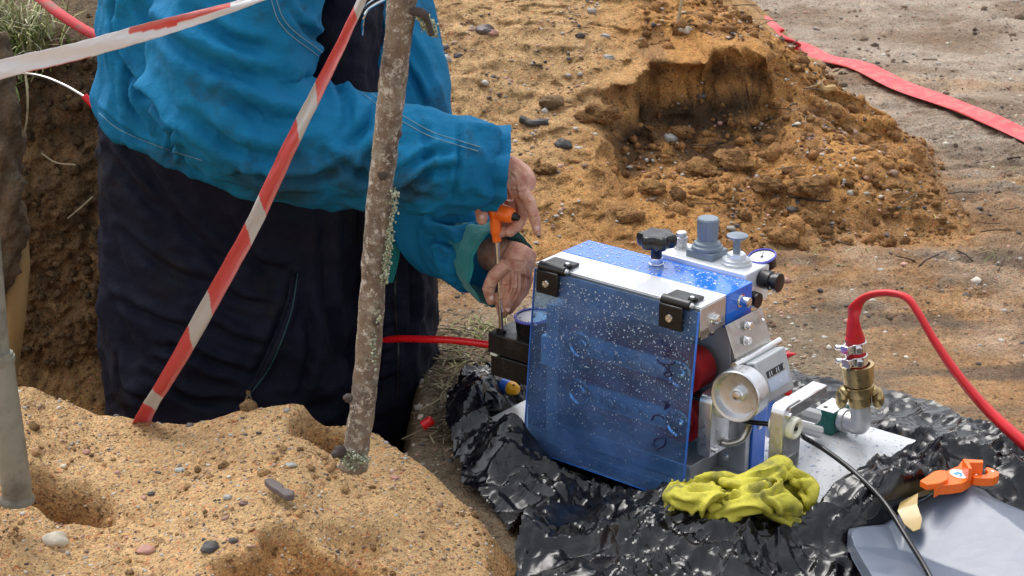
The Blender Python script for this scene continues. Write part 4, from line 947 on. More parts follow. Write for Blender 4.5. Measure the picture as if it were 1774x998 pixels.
# screwdriver
sd_ = empty('screwdriver', MW(-.458, -.07, .166), 'T-handle screwdriver with orange grip and long steel shaft', 'screwdriver')
tip = MW(-.458, -.07, .163); _u = 862 - 887
tipp = tip; ztop = PY(861, 415, tip.y).z; topp = Vector((PY(861, 415, tip.y).x, tip.y, ztop))
s = MB(); s.cyl(tipp, topp, .0042, n=12); s.build('shaft', MT['chrome'], sd_)
s = MB(); h0 = topp - Vector((0, 0, .004)); h1 = PY(857, 372, tip.y); h2 = PY(852, 352, tip.y)
hd = MB(); hd.tube(spline([h0, (h0 + h1) / 2, h1, h2 + Vector((0, 0, .0))], 14), [.008] * 3 + [.010] * 6 + [.0115] * 5, 14)
g0 = PY(851, 350, tip.y + .02); g1 = PY(866, 366, tip.y); g2_ = PY(890, 375, tip.y - .015)
hd.tube(spline([g0, g1, g2_], 14), [.012, .0145] + [.0145] * 10 + [.013, .010], 16)
hmesh = remesh(hd, .0018, 3); ho = link('grip', hmesh, MT['orange_plastic'], sd_, True, 60)
s = MB(); dd = (g2_ - g1).normalized(); s.lathe(g2_ - dd * .002, dd, [(0, .008), (.006, .0075), (.008, .006), (.012, .0055)], 14); s.build('bit_socket', MT['black_plastic'], sd_)

# ------------------------------------------------------------------ small things on the ground
cp = empty('duct_plug', G(888, 672, .045), 'blue and yellow plastic end plug lying beside the base plate', 'plug')
c0 = G(871, 667, .075); c1 = G(905, 679, .075); d = (c1 - c0).normalized()
s = MB(); s.lathe(c0, d, [(0, .0115), (.001, .013), (.017, .013), (.0175, .012)], 22); s.build('blue_half', MT['blue_plastic'], cp, ang=30)
s = MB(); s.lathe(c0 + d * .0176, d, [(0, .0128), (.006, .0128), (.017, .0085), (.019, .006)], 22); yo = s.build('yellow_half', MT['yellow_plastic'], cp, ang=30)
s = MB(); s.lathe(c0 + d * .0262 + Vector((0, -.5, .86)) * .0108, Vector((0, -.5, .86)), [(0, .0022), (.0006, .0022)], 10); s.build('hole', MT['ink'], yo)
c0 = hit(733, 748) + Vector((0, 0, .010)); s = MB(); s.lathe(c0, Vector((.8, .1, .55)), [(0, .0085), (.001, .0095), (.019, .0092), (.021, .0075)], 18)
tag(s.build('duct_plug', MT['red_plastic'], None, ang=30), 'small bright red plastic cap dropped in the dry grass', 'plug')

# orange duct cutter
cut = empty('duct_cutter', G(1660, 830, .08), 'bright orange plastic duct cutter with white oval badge on the black sheet', 'cutter')
def hit_f(u, v, f):
    for z in np.arange(.30, -.02, -.002):
        p = G(u, v, float(z))
        if f(np.array([p.x]), np.array([p.y]))[0] >= z: return float(z)
    return 0.0
cz = max(hit_f(u, v, tarp_z) for u, v in ((1600, 832), (1660, 830), (1720, 818), (1690, 830))) + .014; print('cutter z', cz)
def cpoly(pts_, z0, th, name, mat, par, bev=.001):
    s = MB(); ps = [G(1580 + x / 9.144, 780 + y / 9.144, z0) for x, y in pts_]; s.add([p for p in ps] + [p - ZX * th for p in ps], [tuple(range(len(ps))), tuple(range(len(ps), 2 * len(ps)))[::-1]] + [(i, i + len(ps), (i + 1) % len(ps) + len(ps), (i + 1) % len(ps)) for i in range(len(ps))]); return s.build(name, mat, par, True, bev, 30)
body = cpoly([(540, 330), (640, 285), (730, 250), (790, 165), (850, 130), (905, 185), (960, 285), (940, 340), (905, 380), (960, 420), (870, 480), (800, 520), (640, 545), (440, 560), (350, 610), (420, 560), (560, 480)], cz, .016, 'cutter_body', MT['orange_plastic'], cut)
cpoly([(125, 480), (250, 400), (350, 330), (440, 312), (540, 320), (575, 440), (560, 465), (440, 520), (240, 545)], cz + .006, .010, 'handle', MT['orange_plastic'], cut)
cpoly([(245, 548), (420, 460), (500, 455), (500, 490), (420, 530), (320, 585)], cz - .004, .004, 'handle_slot', MT['ink'], body)
cpoly([(800, 135), (1125, 150), (1130, 195), (905, 195), (960, 290), (900, 285)], cz + .022, .020, 'upper_jaw', MT['orange_plastic'], cut)
cpoly([(905, 190), (1128, 190), (1105, 270), (965, 270)], cz + .010, .004, 'jaw_face', MT['orange_plastic'], cut)
cpoly([(930, 340), (990, 330), (1050, 375), (1160, 385), (1215, 345), (1160, 280), (1200, 262), (1290, 295), (1385, 350), (1370, 400), (1290, 440), (1160, 445), (980, 430), (945, 400)], cz + .002, .014, 'hook_jaw', MT['orange_plastic'], cut)
cpoly([(960, 300), (1060, 285), (1110, 300), (1060, 345), (1000, 335)], cz - .002, .003, 'blade', MT['chrome'], cut, .0003)
ell = [(745 + 150 * math.cos(q) + 18 * math.sin(q), 372 + 68 * math.sin(q) + 22 * math.cos(q)) for q in [k * math.pi / 12 for k in range(24)]]
bd_ = cpoly(ell, cz + .0012, .001, 'badge', MT['paper_white'], body, 0)
cpoly([(650, 368), (720, 335), (790, 365), (800, 410), (765, 415), (755, 375), (700, 385)], cz + .0018, .0006, 'badge_mark', simple('sky_blue_print', (.08, .35, .85), .4), bd_, 0)
for (x, y) in ((1010, 378), (1275, 335)):
    s = MB(); s.lathe(G(1580 + x / 9.144, 780 + y / 9.144, cz + .002), ZX, [(0, .003), (.001, .0026)], 12); s.build('rivet', MT['chrome'], cut)
# ------------------------------------------------------------------ the worker
from mathutils.bvhtree import BVHTree
def bvh_of(me): return BVHTree.FromPolygons([v.co[:] for v in me.vertices], [p.vertices[:] for p in me.polygons])
def cast(u, v, tree, off=.001, default=3.0):
    d = Vector(_ray(u, v)).normalized(); o = Vector((0, 0, CAM_H)); h = tree.ray_cast(o, d)
    return h[0] - d * off if h[0] is not None else PY(u, v, default)
def loft(mb, rings, Y, dep, n=36, ex=2.4, ns=26):
    """rings: (uL, vL, uR, vR[, Y, dep]) left/right outline points of the body section"""
    RR = spline([(*PY(r[0], r[1], (r[4] if len(r) > 4 else Y)), *PY(r[2], r[3], (r[4] if len(r) > 4 else Y)), (r[5] if len(r) > 5 else dep)) for r in rings], ns); out = []
    for r in RR:
        L = Vector(r[:3]); Rr = Vector(r[3:6]); c = (L + Rr) / 2; hx = (Rr - L) / 2; ring = []
        for k in range(n):
            q = 2 * math.pi * k / n; cx = math.copysign(abs(math.cos(q)) ** (2 / ex), math.cos(q)); sy = math.copysign(abs(math.sin(q)) ** (2 / ex), math.sin(q))
            ring.append(c + hx * cx + Vector((0, 1, 0)) * (r[6] * sy))
        out.append(ring)
    mb.rings(out)
def limb(mb, ps, n=26, seg=20, flat=(1, 1), up=(0, 1, .2)):
    P = spline([(*PY(u, v, Y), r) for u, v, Y, r in ps], n); mb.tube(P[:, :3], list(P[:, 3]), seg, flat=lambda t: flat, up=up)
def creases(me, lines):
    """press real folds into a garment along the given lines: (points, half width, depth)"""
    tree = bvh_of(me); n = len(me.vertices); co = np.zeros(n * 3); no = np.zeros(n * 3); me.vertices.foreach_get('co', co); me.vertices.foreach_get('normal', no)
    co = co.reshape(-1, 3); no = no.reshape(-1, 3); D = np.zeros(n)
    for pts_, wd, dp in lines:
        P = np.array([list(cast(p[0], p[1], tree, 0, 3.2)) for p in spline(pts_, 26)]); best = np.full(n, 9.0); tb = np.zeros(n); sg = np.zeros(n)
        for k in range(len(P) - 1):
            a, b = P[k], P[k + 1]; ab = b - a; L2 = ab @ ab + 1e-9; t = np.clip(((co - a) @ ab) / L2, 0, 1); q = a + t[:, None] * ab; d = np.linalg.norm(co - q, axis=1); m = d < best; best[m] = d[m]; tb[m] = (k + t[m]) / (len(P) - 1)
            cr = np.cross(ab, co - q) @ np.array([0, -1, 0]); sg[m] = np.sign(cr[m])
        tap = np.sin(np.clip(tb * .94 + .05, 0, 1) * math.pi) ** .6; x = best / wd
        D += tap * dp * (-np.exp(-(x * 1.6) ** 2) + .75 * np.exp(-((x - 1.25) / .75) ** 2) * (1 + .5 * sg))
    co = co + no * D[:, None]; me.vertices.foreach_set('co', co.ravel()); me.update(); return me
per = empty('person', (PY(430, 500, 3.25).x, 3.25, -.60), 'worker in a muddy turquoise jacket and navy overalls stooping over the cable machine', 'person')
SY = tip.y
# --- body: one continuous figure (head, trunk, arms with hands, legs)
b1 = MB()
loft(b1, [(235, 300, 600, 330), (225, 150, 600, 200), (240, 20, 600, 60), (300, -140, 640, -120), (430, -270, 650, -240), (520, -330, 640, -300)], 3.27, .13)
limb(b1, [(560, -270, 3.27, .062), (610, -330, 3.26, .055), (660, -390, 3.25, .052)])
b1.ball(PY(705, -450, 3.24), (.105, .078, .115), 24, 16, ax=(Vector((.85, 0, -.5)), Vector((0, 1, 0)), Vector((.5, 0, .85))))
b1.ball(PY(745, -415, 3.24), (.06, .058, .07), 18, 12)
nosep = PY(808, -420, 3.235); b1.ball(nosep, (.026, .013, .018), 10, 8); b1.ball(PY(775, -365, 3.235), (.035, .035, .028), 12, 8); b1.ball(PY(790, -385, 3.235), (.014, .024, .009), 10, 6)
for sg in (-1, 1): b1.ball(PY(690, -435, 3.24 + sg * .082), (.018, .008, .03), 10, 8); b1.ball(PY(790, -455, 3.235 + sg * .03), (.012, .012, .009), 8, 6)
limb(b1, [(470, -200, 3.08, .075), (440, 60, 2.99, .062), (455, 215, 2.97, .055), (640, 258, 2.97, .05), (800, 285, 2.98, .036), (868, 303, SY + .015, .030)])
limb(b1, [(600, -190, 3.42, .07), (680, 120, 3.34, .058), (715, 320, 3.27, .052), (790, 405, 3.16, .045), (860, 440, SY + .08, .034), (893, 448, SY + .035, .030)])
loft(b1, [(215, 300, 600, 340), (230, 520, 560, 520), (260, 760, 500, 760, 3.22, .10), (310, 960, 470, 960, 3.2, .075), (330, 1085, 450, 1085, 3.2, .06)], 3.25, .12)
loft(b1, [(560, 330, 720, 330), (600, 560, 715, 560), (580, 760, 690, 760), (590, 960, 680, 960), (600, 1085, 680, 1085)], 3.34, .08)
body_me = remesh(b1, .011, 3)
def hand(palm, fingers, thumb):
    h = MB(); limb(h, palm, 16, 16, (1.0, .72))
    for f in fingers + [thumb]:
        P = spline([(*PY(u, v, Y), r) for u, v, Y, r in f], 18); h.tube(P[:, :3], list(P[:, 3]), 12, up=(.2, 1, .3)); h.ball(P[-1, :3], P[-1, 3] * 1.02, 10, 8)
        for k in (1, 2):
            q = f[k] if k < len(f) else f[-1]; h.ball(PY(q[0], q[1], q[2]), q[3] * 1.10, 10, 8)
    return remesh(h, .0015, 2)
h1 = hand([(855, 303, SY + .02, .030), (876, 300, SY + .015, .033), (894, 318, SY + .01, .036), (902, 336, SY + .008, .026)],
          [[(902, 326, SY - .006, .012), (917, 350, SY - .012, .0105), (926, 378, SY - .012, .0095), (930, 400, SY - .010, .0078)],
           [(900, 338, SY + .012, .012), (906, 362, SY + .012, .0105), (899, 386, SY + .004, .0098), (884, 402, SY - .006, .0085)],
           [(888, 345, SY + .026, .0115), (893, 372, SY + .026, .0102), (882, 396, SY + .012, .0096), (868, 404, SY - .0, .0082)],
           [(874, 345, SY + .036, .0105), (880, 372, SY + .036, .0092), (872, 390, SY + .026, .0085), (858, 396, SY + .012, .0075)]],
          [(868, 318, SY - .012, .0135), (846, 342, SY - .018, .0125), (834, 358, SY - .016, .0118), (835, 380, SY - .012, .0098)])
h2 = hand([(905, 432, SY + .045, .028), (898, 450, SY + .03, .031), (890, 470, SY + .022, .032)],
          [[(882, 466, SY + .006, .0125), (876, 494, SY + .004, .0118), (867, 520, SY + .008, .0105), (869, 538, SY + .008, .0088)],
           [(892, 470, SY + .012, .012), (890, 500, SY + .0, .0112), (880, 524, SY + .004, .010), (872, 543, SY + .010, .0085)],
           [(902, 470, SY + .022, .0115), (903, 498, SY + .012, .0105), (894, 520, SY + .014, .0098), (882, 537, SY + .018, .0082)],
           [(910, 462, SY + .034, .0105), (913, 486, SY + .026, .0095), (906, 506, SY + .026, .0088), (895, 521, SY + .028, .0075)]],
          [(878, 458, SY + .0, .0135), (857, 478, SY - .002, .0118), (847, 500, SY + .0, .0108), (851, 520, SY + .004, .009)])
# skin creases at the knuckles and between the fingers
h1 = creases(h1, [([(912, 352), (922, 349)], .0022, .0016), ([(920, 377), (932, 375)], .002, .0015), ([(890, 330), (905, 333), (915, 328)], .003, .002), ([(872, 315), (880, 335), (885, 350)], .003, .002), ([(893, 322), (898, 340)], .003, .0022), ([(839, 352), (850, 357)], .002, .0014), ([(884, 300), (893, 310)], .003, .0015)])
h2 = creases(h2, [([(868, 494), (884, 495)], .002, .0016), ([(861, 518), (874, 519)], .002, .0015), ([(884, 500), (897, 502)], .002, .0016), ([(876, 524), (886, 527)], .002, .0014), ([(886, 470), (884, 500), (874, 528)], .0025, .0030), ([(898, 472), (897, 500), (887, 524)], .0025, .0030), ([(908, 470), (908, 490), (900, 512)], .0022, .0025), ([(880, 455), (890, 452), (905, 455)], .003, .0015), ([(849, 498), (858, 500)], .002, .0014)])
# join trunk and hands into the one body mesh
bm = bmesh.new(); bm.from_mesh(body_me); bm.from_mesh(h1); bm.from_mesh(h2); bme = bpy.data.meshes.new('body'); bm.to_mesh(bme); bm.free()
body_o = link('body', bme, MT['skin'], per, True, 180)
# finger nails
def nails(tree, lst):
    for u, v, a in lst:
        p = cast(u, v, tree, .0002); vd = (Vector((0, 0, CAM_H)) - p).normalized(); t = Vector((math.cos(a), 0, math.sin(a))); t = (t - vd * t.dot(vd)).normalized(); s = MB(); s.ball(p, (.0042, .0058, .0012), 10, 6, ax=(t, vd.cross(t).normalized(), vd)); s.build('finger_nail', MT['nail'], body_o)
MT['nail'] = simple('finger_nail', (.66, .42, .34), .3)
nails(bvh_of(h1), [(930, 394, .3), (835, 374, 0)]); nails(bvh_of(h2), [(869, 536, .3), (851, 515, .2), (880, 535, .3)])
# hair
s = MB(); s.ball(PY(692, -470, 3.24), (.112, .088, .105), 20, 12, ax=(Vector((.85, 0, -.5)), Vector((0, 1, 0)), Vector((.5, 0, .85)))); s.build('hair', MT['hair'], per)

def fold(co, d, k, A, seed, sharp=1.0, along=.22):
    """drapery folds running along direction d"""
    d = Vector(d).normalized(); t = d.orthogonal().normalized(); b = d.cross(t); D, T_, B_ = (np.array(x) for x in (d, t, b))
    x = co @ D * k * along; y = co @ T_ * k; z = co @ B_ * k
    w_ = .5 * perlin(x * 2 + seed, y * .6, z * .6)
    n = perlin(x + w_, y + w_ + seed * 3, z + seed); r = 1 - 2 * np.abs(n)
    n2 = perlin(x * 1.9 + 9, y * 2.1 + w_ * 2, z * 2.1 + seed)
    return A * (.75 * r ** 1 + .35 * n2)
# glove
def glove():
    mb = MB()
    def slab(ps, th):
        n = len(ps); P3 = [G(u, v, z) for u, v, z in ps]; a = [p + ZX * th for p in P3]
        mb.add([p - ZX * .012 for p in P3] + a, [tuple(range(n))[::-1], tuple(range(n, 2 * n))] + [(i, (i + 1) % n, n + (i + 1) % n, n + i) for i in range(n)])
    slab([(1150, 868, .095), (1163, 846, .11), (1200, 840, .12), (1256, 832, .12), (1300, 838, .12), (1345, 825, .12), (1398, 832, .11), (1404, 866, .09), (1412, 890, .075), (1392, 908, .06), (1350, 898, .065), (1290, 912, .06), (1258, 925, .05), (1215, 925, .05), (1175, 910, .06), (1152, 890, .075)], .016)
    limb_ = lambda ps, rs_, fl=(1.2, .75): mb.tube(spline([G(*p) for p in ps], 18), list(spline([(r, 0, 0) for r in rs_], 18)[:, 0]), 14, flat=lambda t: fl)
    limb_([(1262, 848, .13), (1310, 828, .138), (1352, 806, .142), (1366, 803, .14)], [.016, .020, .017, .012])
    limb_([(1350, 812, .136), (1384, 828, .13), (1404, 842, .12), (1398, 872, .10)], [.013, .013, .012, .010])
    limb_([(1225, 918, .07), (1245, 895, .095), (1290, 870, .125), (1345, 862, .128), (1385, 878, .105)], [.017, .024, .026, .022, .013])
    limb_([(1310, 862, .12), (1340, 885, .10), (1380, 903, .082), (1412, 896, .078)], [.012, .016, .015, .011])
    limb_([(1168, 856, .11), (1200, 862, .125), (1250, 862, .13)], [.020, .024, .022])
    limb_([(1170, 880, .085), (1190, 905, .07), (1230, 918, .06)], [.018, .019, .016])
    def z_(x, y): return (1120 + x / 2.713, 740 + y / 2.713)
    me = remesh(mb, .0024, 9)
    L = [([(120, 340), (190, 370), (250, 362)], .006, .008), ([(140, 438), (215, 412), (262, 378)], .006, .009), ([(240, 490), (262, 410), (340, 350), (450, 318)], .006, .011), ([(530, 318), (610, 395), (720, 462)], .005, .008), ([(460, 300), (545, 300), (640, 256), (700, 244)], .006, .010), ([(650, 170), (690, 230), (770, 238)], .005, .006),
         ([(690, 300), (735, 350), (800, 400)], .005, .008), ([(560, 330), (640, 300), (700, 325)], .005, .006), ([(300, 250), (370, 290), (450, 300)], .007, .006), ([(160, 280), (230, 300), (320, 290)], .007, .006), ([(350, 420), (470, 395), (580, 400)], .006, .005), ([(640, 420), (700, 420), (770, 430)], .005, .006), ([(330, 470), (420, 440), (520, 430)], .005, .004), ([(480, 230), (560, 220), (640, 190)], .005, .005), ([(150, 380), (170, 440), (220, 480)], .006, .006), ([(710, 250), (740, 300), (760, 350)], .005, .006)]
    me = creases(me, [([z_(*p) for p in a], b, c) for a, b, c in L])
    n = len(me.vertices); co = np.zeros(n * 3); no = np.zeros(n * 3); me.vertices.foreach_get('co', co); me.vertices.foreach_get('normal', no); co = co.reshape(-1, 3); no = no.reshape(-1, 3); x, y, z = co.T
    co = co + no * (.0035 * facet(x + z * .8, y - z * .5, .045, 4) + .0018 * fbm(x, y, z, 45, 3))[:, None]; me.vertices.foreach_set('co', co.ravel()); me.update()
    tag(link('work_glove', me, MT['glove'], None, True, 180), 'crumpled yellow suede work glove lying on the black sheet before the machine', 'glove')
glove()

# --- overalls
ov = MB()
loft(ov, [(215, 100, 600, 170), (198, 200, 590, 290), (190, 330, 612, 350), (190, 450, 616, 450), (194, 560, 612, 560), (202, 650, 604, 650), (222, 740, 590, 740), (250, 860, 545, 860, 3.22, .13), (290, 980, 500, 980, 3.2, .11), (300, 1105, 490, 1105, 3.2, .10)], 3.25, .165, 48, 2.7, 40)
loft(ov, [(585, 250, 722, 270), (590, 400, 738, 410), (596, 500, 742, 510), (596, 600, 738, 600), (592, 670, 722, 672), (585, 740, 696, 740), (575, 860, 690, 860, 3.36, .12), (580, 980, 690, 980), (585, 1105, 700, 1105, 3.34, .10)], 3.34, .13, 40, 2.3, 40)
loft(ov, [(548, 230, 655, 200), (545, 120, 650, 120), (540, 0, 650, 10), (545, -100, 655, -90), (560, -190, 640, -180)], 3.25, .13, 30, 2.3, 24)
def dsp_ov(co, no):
    d = fold(co, (.75, .0, -.6), 7.5, .017, 3) + fold(co, (.35, 0, -.95), 15, .010, 8, along=.3) + fold(co, (.95, 0, -.25), 22, .005, 12, along=.3)
    low = sstep(.18, -.05, co[:, 2]); d = d + low * fold(co, (.9, 0, .35), 13, .014, 5)
    return co + no * d[:, None]
ov_me = creases(remesh(ov, .006, 2, dsp_ov), [
    ([(185, 262), (240, 330), (300, 385)], .016, .012), ([(250, 285), (320, 390), (400, 470)], .018, .012), ([(205, 400), (290, 465), (380, 500)], .015, .011), ([(200, 520), (290, 560), (380, 575)], .014, .010),
    ([(300, 600), (380, 632), (440, 650)], .013, .013), ([(250, 648), (330, 690), (420, 700)], .013, .013), ([(330, 540), (400, 580), (455, 600)], .012, .011), ([(400, 385), (440, 450), (500, 470)], .016, .010),
    ([(508, 478), (480, 570), (428, 672)], .010, .012), ([(560, 370), (566, 500), (590, 650)], .018, .012), ([(530, 520), (540, 600), (520, 690)], .014, .011), ([(350, 470), (420, 520), (480, 530)], .012, .009),
    ([(650, 500), (655, 580), (650, 690)], .012, .010), ([(640, 560), (662, 566), (684, 560)], .010, .008), ([(640, 600), (662, 610), (684, 606)], .010, .008), ([(636, 645), (660, 656), (682, 650)], .010, .008), ([(706, 420), (716, 520), (704, 640)], .012, .010), ([(380, 640), (330, 610), (260, 600)], .012, .010), ([(200, 620), (215, 680), (260, 700)], .014, .010)]); ovo = link('overalls', ov_me, MT['navy_fabric'], per, True, 180)
ovt = bvh_of(evaluated(ovo)) if False else BVHTree.FromPolygons([v.co + per.location for v in ov_me.vertices], [p.vertices[:] for p in ov_me.polygons])
# --- jacket: trunk and two sleeves in one skin
jk = MB()
loft(jk, [(184, 178, 560, 312), (180, 156, 590, 288), (184, 115, 592, 216), (188, 60, 575, 140), (190, -10, 560, 30), (205, -110, 575, -80), (300, -240, 610, -200), (430, -315, 640, -270)], 3.25, .205, 48, 2.5, 36)
limb(jk, [(480, -190, 3.10, .115), (430, -40, 3.02, .122), (405, 90, 2.99, .128), (425, 190, 2.97, .124), (520, 245, 2.965, .100), (640, 262, 2.965, .092), (740, 276, 2.97, .083), (812, 282, 2.975, .070), (835, 284, 2.98, .062)], 40, 30)
limb(jk, [(600, -190, 3.42, .10), (655, 20, 3.37, .092), (690, 160, 3.33, .088), (700, 270, 3.29, .086), (735, 350, 3.22, .080), (790, 415, 3.14, .070), (835, 445, 3.06, .062)], 36, 26)
loft(jk, [(635, 150, 700, 150), (632, 60, 712, 60), (634, -60, 705, -60), (600, -180, 690, -180)], 3.40, .07, 24, 2.2, 18)
def dsp_jk(co, no):
    x, y, z = co.T
    arm = sstep(-.42, -.30, x) * sstep(3.14, 3.06, y)
    d = (1 - arm) * (fold(co, (.5, .1, -.85), 9, .014, 2) + fold(co, (.3, 0, -1), 18, .008, 6)) 
    d = d + arm * (fold(co, (.55, 0, -.8), 10, .011, 4, along=.4) + fold(co, (.85, 0, -.45), 20, .007, 7, along=.35))
    cuff = sstep(-.12, -.05, x); d = d + cuff * fold(co, (.25, 0, -1), 24, .008, 9, along=.5)
    d = d + .0035 * (facet(x + y * .5, z * 1.2, .06, 3))
    hem = np.exp(-((z - (.49 - (x + .76) * .32)) / .006) ** 2) * 0
    return co + no * (d - hem * .004)[:, None]
jk_me = creases(remesh(jk, .005, 2, dsp_jk), [
    ([(200, -20), (206, 60), (235, 130), (290, 200), (345, 262)], .018, .022), ([(222, 100), (228, 170), (258, 240)], .012, .012), ([(185, 60), (190, 130), (205, 190)], .012, .008), ([(262, 168), (285, 200), (330, 232)], .010, .012), ([(300, 215), (300, 250), (290, 280)], .010, .010),
    ([(240, 10), (300, 75), (400, 125), (490, 140)], .018, .012), ([(330, 20), (400, 70), (470, 85)], .016, .010), ([(380, 165), (470, 205), (560, 205)], .018, .012), ([(330, 200), (420, 262), (520, 280)], .018, .013), ([(420, 300), (520, 315), (610, 285)], .014, .013),
    ([(655, 168), (640, 215), (600, 255)], .012, .012), ([(560, 120), (600, 175), (600, 230)], .013, .010), ([(620, 310), (645, 270), (690, 250)], .012, .010), ([(700, 330), (745, 300), (795, 292)], .012, .013), ([(690, 300), (740, 270), (790, 262)], .010, .009), ([(735, 225), (742, 265), (735, 320)], .012, .009),
    ([(796, 222), (797, 280), (786, 350)], .007, .008), ([(560, 265), (650, 312), (740, 342)], .012, .010), ([(740, 372), (790, 385), (840, 372)], .012, .012), ([(735, 410), (780, 420), (812, 455)], .012, .011), ([(755, 440), (790, 455), (806, 480)], .010, .009),
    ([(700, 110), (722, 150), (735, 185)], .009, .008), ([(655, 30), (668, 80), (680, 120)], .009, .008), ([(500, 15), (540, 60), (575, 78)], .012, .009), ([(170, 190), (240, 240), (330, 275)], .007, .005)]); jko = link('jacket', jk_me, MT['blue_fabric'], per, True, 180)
jt = BVHTree.FromPolygons([v.co + per.location for v in jk_me.vertices], [p.vertices[:] for p in jk_me.polygons])
def seam(pts_, tree, name, parent, mat, r=.0009, n=60, dash=0, off=.0006):
    P = spline(pts_, n); Q = [cast(p[0], p[1], tree, off) for p in P]; s = MB()
    # drop points that fell off the surface
    run = []; made = []
    def flush(run):
        if len(run) > 2: q = MB(); q.tube(run, r, 6); made.append(q.build(name, mat, parent))
    for a, b in zip(Q, Q[1:] + [Q[-1]]):
        run.append(a)
        if (b - a).length > .04: flush(run); run = []
    flush(run); return made
seam([(470, 0), (482, 35), (505, 62), (545, 92), (590, 130), (625, 158), (665, 190), (700, 212), (745, 236), (795, 252), (828, 262)], jt, 'stitching', jko, MT['thread'], .0008, 90)
seam([(478, -3), (490, 30), (512, 56), (552, 86), (597, 124), (632, 152), (672, 184), (706, 205), (750, 229), (800, 245), (832, 255)], jt, 'stitching', jko, MT['thread'], .0008, 90)
seam([(172, 196), (200, 220), (240, 240), (300, 262), (350, 278)], jt, 'stitching', jko, MT['thread'], .0007, 50)
# cuffs
def cuff(name, c0, c1, r0, r1, mat, par, ax_y=1.0, puck=.06, sd=0, lip=.95):
    ax = (Vector(c1) - Vector(c0)).normalized(); L = (Vector(c1) - Vector(c0)).length; t = Vector((0, 1, 0)); t = (t - ax * t.dot(ax)).normalized(); b = ax.cross(t); rr = []
    prof = [(0, r0 * .8), (0.02, r0)] + [(k / 10, r0 + (r1 - r0) * k / 10) for k in range(1, 11)] + [(1.02, r1 * .985), (.99, r1 * lip), (.8, r1 * lip * .93), (.3, r0 * .8), (.1, r0 * .7)]
    for k, (d, r) in enumerate(prof):
        ring = []
        for j in range(64):
            q = 2 * math.pi * j / 64; f = 1 + puck * float(perlin(math.cos(q) * 2.2 + sd, math.sin(q) * 2.2, d * 1.2)) + puck * .5 * float(perlin(math.cos(q) * 5 + sd, math.sin(q) * 5, d * 3))
            ring.append(Vector(c0) + ax * (d * L + .008 * float(perlin(math.cos(q) * 1.5, math.sin(q) * 1.5 + sd, 2))) + (t * math.cos(q) * ax_y + b * math.sin(q)) * (r * f))
        rr.append(ring)
    s = MB(); s.rings(rr, True); return s.build(name, mat, par, True, ang=80)
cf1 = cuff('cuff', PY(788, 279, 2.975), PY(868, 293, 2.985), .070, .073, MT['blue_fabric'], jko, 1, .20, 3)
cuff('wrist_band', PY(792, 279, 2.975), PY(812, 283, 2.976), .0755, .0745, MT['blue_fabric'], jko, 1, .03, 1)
cf2 = cuff('lining_cuff', PY(812, 430, 3.09), PY(868, 462, 3.00), .060, .074, MT['teal_lining'], jko, .85, .10, 7, .97)
# overalls details: teal lining strip, zips, pocket
def strip(pts_, tree, wd, name, mat, par, off=.003, n=40):
    P = spline(pts_, n); s = MB(); rr = []
    for i, p in enumerate(P):
        w0 = p[2]; a = cast(p[0] - w0, p[1], tree, off); b = cast(p[0] + w0, p[1], tree, off)
        rr.append([a, b, b + Vector((0, .004, 0)), a + Vector((0, .004, 0))])
    s.rings(rr); return s.build(name, mat, par)
strip([(682, 345, 12), (682, 400, 13), (680, 450, 11), (676, 490, 5)], ovt, 0, 'lining_strip', MT['teal_lining'], ovo, .004)
seam([(690, 345), (688, 440), (684, 520), (690, 600), (688, 690)], ovt, 'zip', ovo, simple('dark_zip', (.03, .03, .035), .4, .6), .0022, 60)
seam([(510, 470), (498, 530), (470, 600), (452, 640), (428, 680)], ovt, 'pocket_edge', ovo, MT['navy_fabric'], .0045, 40)
seam([(516, 474), (505, 540), (482, 605), (462, 645), (434, 682)], ovt, 'pocket_zip', ovo, MT.setdefault('dark_teal', simple('dark_teal_binding', (.006, .06, .065), .6)), .0011, 40, off=.002)
zp = cast(431, 690, ovt, .006); s = MB(); s.box(zp + Vector((0, 0, .012)), (.008, .004, .008)); s.tube([zp + Vector((0, 0, .008)), zp + Vector((-.006, 0, -.004)), zp + Vector((-.004, 0, -.018)), zp + Vector((.006, 0, -.018)), zp + Vector((.006, 0, -.004)), zp + Vector((.001, 0, .008))], .0016, 6); s.build('zip_pull', MT['steel'], ovo)
# strap buckle at the chest
s = MB(); s.tube(spline([PY(690, -18, 3.06), PY(672, -4, 3.06), PY(650, 8, 3.06), (PY(636, 18, 3.06)), (PY(629, 34, 3.06)), (PY(627, 60, 3.07))], 24), .0028, 8); s.tube(spline([PY(690, -24, 3.065), PY(660, -8, 3.065), PY(640, 4, 3.065), PY(630, 14, 3.065)], 16), .0018, 8); s.build('buckle', MT['chrome'], ovo)
for u, Yf in ((395, 3.2), (642, 3.34)):
    s = MB(); s.tube([PY(u, 1040, Yf), PY(u, 1110, Yf), PY(u + 4, 1128, Yf)], [.062, .064, .066], 20, up=(0, 1, 0)); s.ball(PY(u + 45, 1122, Yf - .01) , (.13, .055, .05), 20, 12); s.build('boot', MT['black_plastic'], per)

